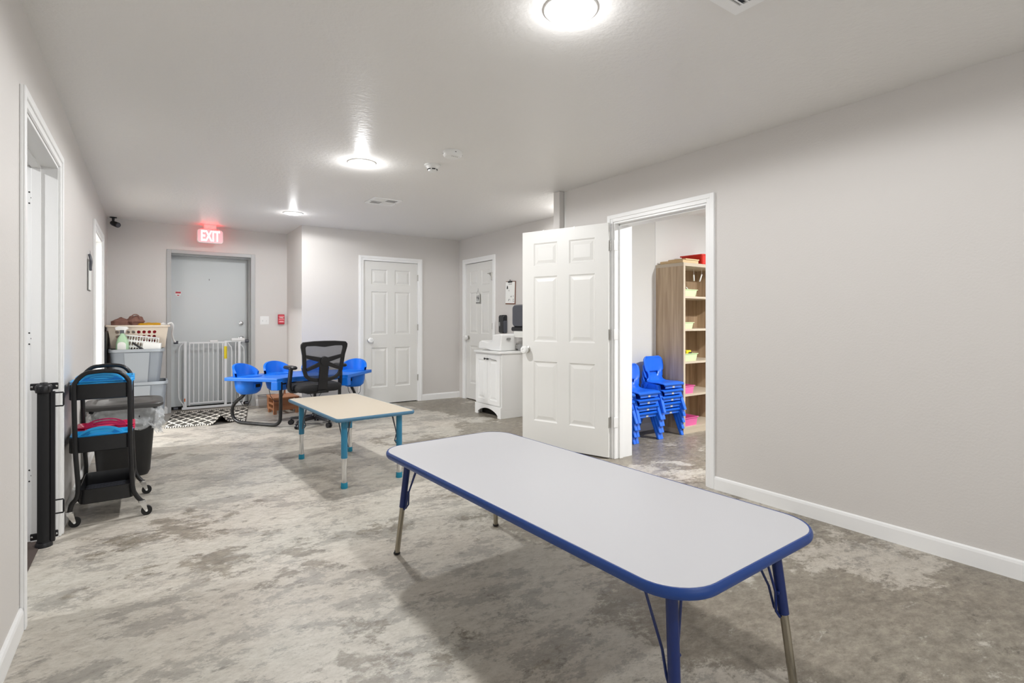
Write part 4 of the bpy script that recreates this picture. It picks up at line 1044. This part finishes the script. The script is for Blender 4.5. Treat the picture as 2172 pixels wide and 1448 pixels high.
def lump(name, label, cat, loc, sc, m, seed, r=.1, noise=.25, gm=None):
    rnd = random.Random(seed); b = MB(); b.sphere((0, 0, 0), r, 10)
    bmesh.ops.remove_doubles(b.bm, verts=b.bm.verts, dist=1e-3)
    for v in b.bm.verts:
        k = 1 + noise * (math.sin(v.co.x * 60 + seed) * math.cos(v.co.y * 55 + seed * 2) + .5 * math.sin(v.co.z * 80 + seed)); v.co = Vector((v.co.x * sc[0], v.co.y * sc[1], v.co.z * sc[2])) * k
    o = b.build(name, m, None, loc=loc, sub=1); tag(o, label, cat); return o
bz = BZ0
lump('folded_clothes', 'dark red clothes seen through the holes of the beige basket', 'clothes', (.02, 7.71, bz + .13), (1.5, 1.15, 1.05), 'darkred', 3)
lump('brown_bag', 'brown leather bag with a loop strap on the beige basket', 'bag', (-.12, 7.72, bz + .31), (.95, .8, .62), 'brown', 1)
lump('brown_shoe', 'dull brown shoe at the left end of the beige basket', 'shoe', (-.255, 7.7, bz + .29), (.95, .7, .62), 'brown', 5)
lump('mustard_cloth', 'mustard yellow cloth spread at the right of the beige basket', 'cloth', (.04, 7.68, bz + .262), (1.5, .9, .36), 'mustard', 9)
lump('white_cloth', 'white crumpled cloth at the right end of the beige basket', 'cloth', (.155, 7.66, bz + .27), (.4, .4, .25), 'cloth', 11)
t = thing('bag_loop', 'thin dark loop handle standing up from the brown bag', 'strap', (-.12, 7.66, bz + .34))
b = MB(); b.tube([(.045 * math.cos(PI * k / 10), 0, .055 * math.sin(PI * k / 10)) for k in range(11)], .006, 8); b.build('loop', 'brown', t)
b = MB(); b.tube(smooth_path([(.2, 7.6, 1.15), (.235, 7.6, 1.165), (.255, 7.62, 1.13), (.25, 7.7, 1.04), (.262, 7.78, .96), (.285, 7.82, .925)]), .011, 8); o = b.build('white_strap', 'cloth'); tag(o, 'white strap hanging from the basket corner towards the white gate', 'strap')
# spray bottle
t = thing('spray_bottle', 'green and white spray bottle standing in the grey tote', 'spray bottle', (-.235, 7.43, .822), R(-10)); t.scale = (1.15, 1.1, 1.12)
b = MB(); b.loft([[Vector((x, y, z)) for x, y in rrect(-q, -w_, q, w_, min(q, w_) * .8)] for q, w_, z in ((.05, .03, 0), (.055, .033, .02), (.052, .032, .1), (.04, .026, .15), (.018, .016, .19), (.016, .015, .21))]); b.build('bottle', 'green', t)
b = MB(); b.prism(rrect(-.035, -.05, .035, .05, .03), .0335, .0345, T((0, 0, .065)) @ XZ); b.build('bottle_label', 'paper', t)
b = MB(); b.box(-.018, -.016, .2, .018, .016, .235); b.build('neck', 'darkgrey', t, .004)
b = MB(); b.prism([(-.055, .235), (-.06, .262), (-.03, .275), (.04, .27), (.052, .25), (.03, .236), (.02, .2), (.012, .2), (.014, .235)], -.014, .014, XZ); b.build('trigger_head', 'white', t, .005)
# white slotted basket leaning in the tote
t = thing('slotted_basket', 'white slotted plastic basket lying behind the spray bottle', 'basket', (-.08, 7.475, .915), R(0))
b = MB()
holed_panel(b, lambda u, v: Vector(((u - .5) * .36, -.02, (v - .5) * .19)), 14, 3, lambda i, j: True, .4)
holed_panel(b, lambda u, v: Vector(((u - .5) * .36, -.02 + .04 * v, .095)), 14, 1, lambda i, j: False)
for x in (-.18, .18): b.box(x - .002, -.02, -.095, x + .002, .02, .095)
bmesh.ops.remove_doubles(b.bm, verts=b.bm.verts, dist=1e-5)
o = b.build('basket_wall', 'white', t, solid=.004); o.rotation_euler = (R(-12), R(8), 0)
b = MB(); b.tube([(-.19, -.03, .12), (.17, -.03, .075)], .008, 8); b.build('rim', 'white', t)
t = thing('white_box', 'plain white carton leaning at the right of the grey tote', 'box', (.03, 7.43, .822), R(-6))
b = MB(); b.box(-.08, -.045, 0, .095, .045, .115, rot(0, R(5))); b.build('carton', 'paper', t, .004)
t = thing('black_strap', 'black handle lying slanted between the white basket and carton', 'handle', (-.1, 7.405, .87))
b = MB(); b.tube([(-.04, 0, .07), (.02, -.01, .02), (.07, -.01, -.02)], .011, 8); b.build('grip', 'black', t)
# dark case behind the totes against the left wall
t = thing('black_case', 'tall narrow black case between the totes and the left wall', 'case', (-.385, 7.62, 0))
b = MB(); b.box(-.012, -.33, 0, .012, .3, 1.07); b.build('case_body', 'black', t, .006)

# ------------------------------------------------------------------ trash can
tx, ty = -.148, 5.12
t = thing('trash_can', 'black trash can with charcoal lid and clear liner behind the cart', 'trash can', (tx, ty, 0))
def rr3(a_, c_, r_, z, cx=0, cy=0, n=8): return [Vector((cx + x, cy + y, z)) for x, y in rrect(-a_, -c_, a_, c_, r_, n)]
b = MB(); b.loft([rr3(.15, .165, .05, 0), rr3(.165, .18, .06, .03), rr3(.2, .215, .07, .5), rr3(.21, .225, .07, .51), rr3(.21, .225, .07, .53), rr3(.195, .21, .06, .53), rr3(.16, .17, .05, .03)]); b.build('bin_body', 'trash', t)
b = MB(); b.loft([rr3(.24, .25, .1, .53), rr3(.252, .265, .13, .535), rr3(.252, .265, .13, .555), rr3(.24, .25, .12, .566), rr3(.19, .2, .1, .572), rr3(.18, .19, .1, .566), rr3(.16, .17, .1, .566), rr3(.1, .1, .08, .578)]); b.build('lid', 'lid', t)
b = MB(); rings = []; N = 180
def sp_(v, p=.45): return math.copysign(abs(v) ** p, v)
for li in range(19):
    f_ = li / 18; ring = []
    for k in range(N):
        a_ = 2 * PI * k / N; x, y = sp_(math.cos(a_)), sp_(math.sin(a_))
        wv = (.010 * math.sin(7 * a_ + 6 * f_) + .008 * math.sin(17 * a_ - 9 * f_ + 1) + .005 * math.sin(41 * a_ + 13 * f_) + .006 * math.sin(5 * a_ + 22 * f_)) * (.35 + f_)
        q = .222 + .018 * math.sin(f_ * 7 + 2 * math.sin(3 * a_)) + wv
        drop = (.035 * math.sin(2 * a_ + 5.3) + .018 * math.sin(9 * a_) + .01 * math.sin(23 * a_)) * f_ * f_
        fl_r = .035 * f_ * max(0, x) * max(0, -y + .3)
        ring.append(Vector((min(x * q + fl_r, .3) if x > 0 else max(x * q, -.245), y * (q + .022), .548 - .19 * f_ + drop)))
    rings.append(ring)
b.loft(rings, True, False, False); b.build('liner', 'bag', t)

# ------------------------------------------------------------------ walk-through safety gate before the exit door
GY = 8.17
t = thing('safety_gate', 'white metal walk-through safety gate across the grey exit door', 'safety gate', (0, GY, 0))
b = MB(); r_ = .011
for x, z1 in ((.41, .915), (.88, .915), (1.05, .9)): b.box(x - .016, -.011, .02, x + .016, .011, z1)
b.box(.37, -.014, .012, 1.1, .014, .042); b.box(.3, -.009, .895, .42, .009, .913); b.box(.88, -.009, .895, 1.12, .009, .913)
b.build('gate_frame', 'whitemetal', t, .003)
b = MB(); b.box(.45, -.009, .885, .865, .009, .905); b.box(.45, -.009, .08, .86, .009, .098); b.box(.45, -.01, .06, .465, .01, .905)
for k in range(7): x = .465 + .0575 * (k + 1) - .02; b.tube([(x, 0, .09), (x, 0, .89)], .0075, 10)
b.build('swing_gate', 'whitemetal', t, .002)
for pts in ([(.40, 0, .91), (.375, 0, .88), (.34, 0, .82), (.335, 0, .6), (.335, 0, .25), (.345, 0, .15), (.385, 0, .08), (.39, 0, .03)],
            [(.9, 0, .9), (.93, 0, .85), (.955, 0, .79), (.957, 0, .5), (.957, 0, .04)], [(1.06, 0, .86), (1.09, 0, .83), (1.11, 0, .77), (1.112, 0, .5), (1.112, 0, .1), (1.07, 0, .04)]):
    b = MB(); b.tube(smooth_path([Vector(p) for p in pts], 4), .0075, 8); b.build('side_bar', 'whitemetal', t)
b = MB(); b.tube([(1.005, 0, .05), (1.005, 0, .9)], .0075, 8); b.build('side_bar', 'whitemetal', t)
b = MB(); b.box(.69, -.018, .9, .79, .018, .925); b.box(.95, -.022, .91, 1.12, .022, .95); lt_ = b.build('latch', 'white', t, .008)
for x in (.3, 1.14):
    b = MB(); b.tube([(x - .02, 0, .905), (x + .03, 0, .905)], .02, 16); b.tube([(x - .02, 0, .035), (x + .03, 0, .035)], .015, 16); b.build('pressure_mount', 'darkgrey', t)
b = MB(); b.box(.862, -.0135, .67, .898, -.0112, .84); lb = b.build('warning_label', 'yellow', t)
b = MB()
for k in range(9): b.box(.888, -.0142, .68 + .0175 * k, .894, -.0136, .688 + .0175 * k)
b.build('label_print', 'ink', lb)
b = MB(); b.box(.397, -.0135, .12, .41, -.0112, .16); b.build('orange_label', 'orange', t)

# ------------------------------------------------------------------ patterned mat with a curled front edge
b = MB(); NX, NY = 60, 30; P0, P1, P2, P3 = Vector((.15, 6.93, 0)), Vector((.95, 6.87, 0)), Vector((1.13, 7.95, 0)), Vector((.27, 8.0, 0))
uvl = b.bm.loops.layers.uv.new('UVMap'); g = []
for i in range(NX + 1):
    row = []
    for j in range(NY + 1):
        u, v = i / NX, j / NY
        p = (P0 * (1 - u) + P1 * u) * (1 - v) + (P3 * (1 - u) + P2 * u) * v
        f_ = max(0, 1 - v / .4) ** 1.5
        z = .008 + .095 * math.exp(-((u - .68 - .2 * v) / .075) ** 2) * f_ + .02 * math.exp(-((u - .9) / .06) ** 2) * f_ + .006 * math.sin(u * 14 + v * 3) ** 2 * v + .012 * math.exp(-((u - .06) / .05) ** 2) * v
        p.y += .05 * math.sin(u * 9) * f_ * (1 if u > .5 else 0)
        row.append(b.bm.verts.new((p.x, p.y, z)))
    g.append(row)
for i in range(NX):
    for j in range(NY):
        f = b._f([g[i][j], g[i + 1][j], g[i + 1][j + 1], g[i][j + 1]], True)
        for lp, (du, dv) in zip(f.loops, ((0, 0), (1, 0), (1, 1), (0, 1))): lp[uvl].uv = ((i + du) / NX, (j + dv) / NY)
b.mats = ['mat', 'matback']
o = b.build('door_mat', 'mat', up=True); md = o.modifiers.new('thick', 'SOLIDIFY'); md.thickness = .007; md.offset = -1; md.material_offset = 1
tag(o, 'black and cream diamond-pattern rug rumpled before the safety gate', 'rug')

# ------------------------------------------------------------------ wooden step stool and wire basket behind the toddler table
def stool(label, x, y, w_, d_, h, rz):
    t = thing('wooden_stool', label, 'wooden step', (x, y, 0), rz)
    b = MB(); b.box(-w_ / 2, -d_ / 2, h - .018, w_ / 2, d_ / 2, h); b.build('top_board', 'stool', t, .003)
    for sx in (-1, 1):
        for sy in (-1, 1):
            b = MB(); b.box(sx * (w_ / 2 - .008), sy * (d_ / 2 - .008), 0, sx * (w_ / 2 - .045), sy * (d_ / 2 - .045), h - .018); b.build('leg', 'stool', t, .002)
        for z in (.05, .115):
            b = MB(); b.box(sx * (w_ / 2 - .012), -d_ / 2 + .045, z, sx * (w_ / 2 - .026), d_ / 2 - .045, z + .025); b.build('side_rail', 'stool', t)
    b = MB(); b.box(-w_ / 2 + .045, -d_ / 2 + .01, .05, w_ / 2 - .045, -d_ / 2 + .024, h - .03); b.build('front_panel', 'stool', t)
    return t
stool('larger brown wooden step stool under the toddler table', 1.45, 7.3, .32, .3, .215, R(4))
stool('smaller brown wooden step stool behind the larger one', 1.45, 7.62, .26, .28, .185, R(-3))
t = thing('wooden_rack', 'upright orange-brown wooden rack standing on the step stools', 'rack', (1.53, 7.5, .201), R(0))
b = MB(); 
for x in (-.03, .05): b.box(x, -.01, 0, x + .018, .01, .12)
b.build('post', 'stool', t); b = MB(); b.box(-.05, -.06, -.0, .08, .06, .012); b.build('foot_board', 'stool', t)
t = thing('wire_basket', 'thin wire mesh bin against the baseboard left of the wooden stools', 'wire bin', (1.36, 7.86, 0))
b = MB(); b.loft([rr3(.11, .08, .05, 0), rr3(.12, .09, .05, .16), rr3(.118, .088, .05, .16), rr3(.108, .078, .05, .004)]); b.build('mesh_wall', 'wire', t)
b = MB(); b.tube(rr3(.12, .09, .05, .162), .003, 6, closed=True); b.build('rim_wire', 'darkgrey', t)

tag(chair0, None, None)
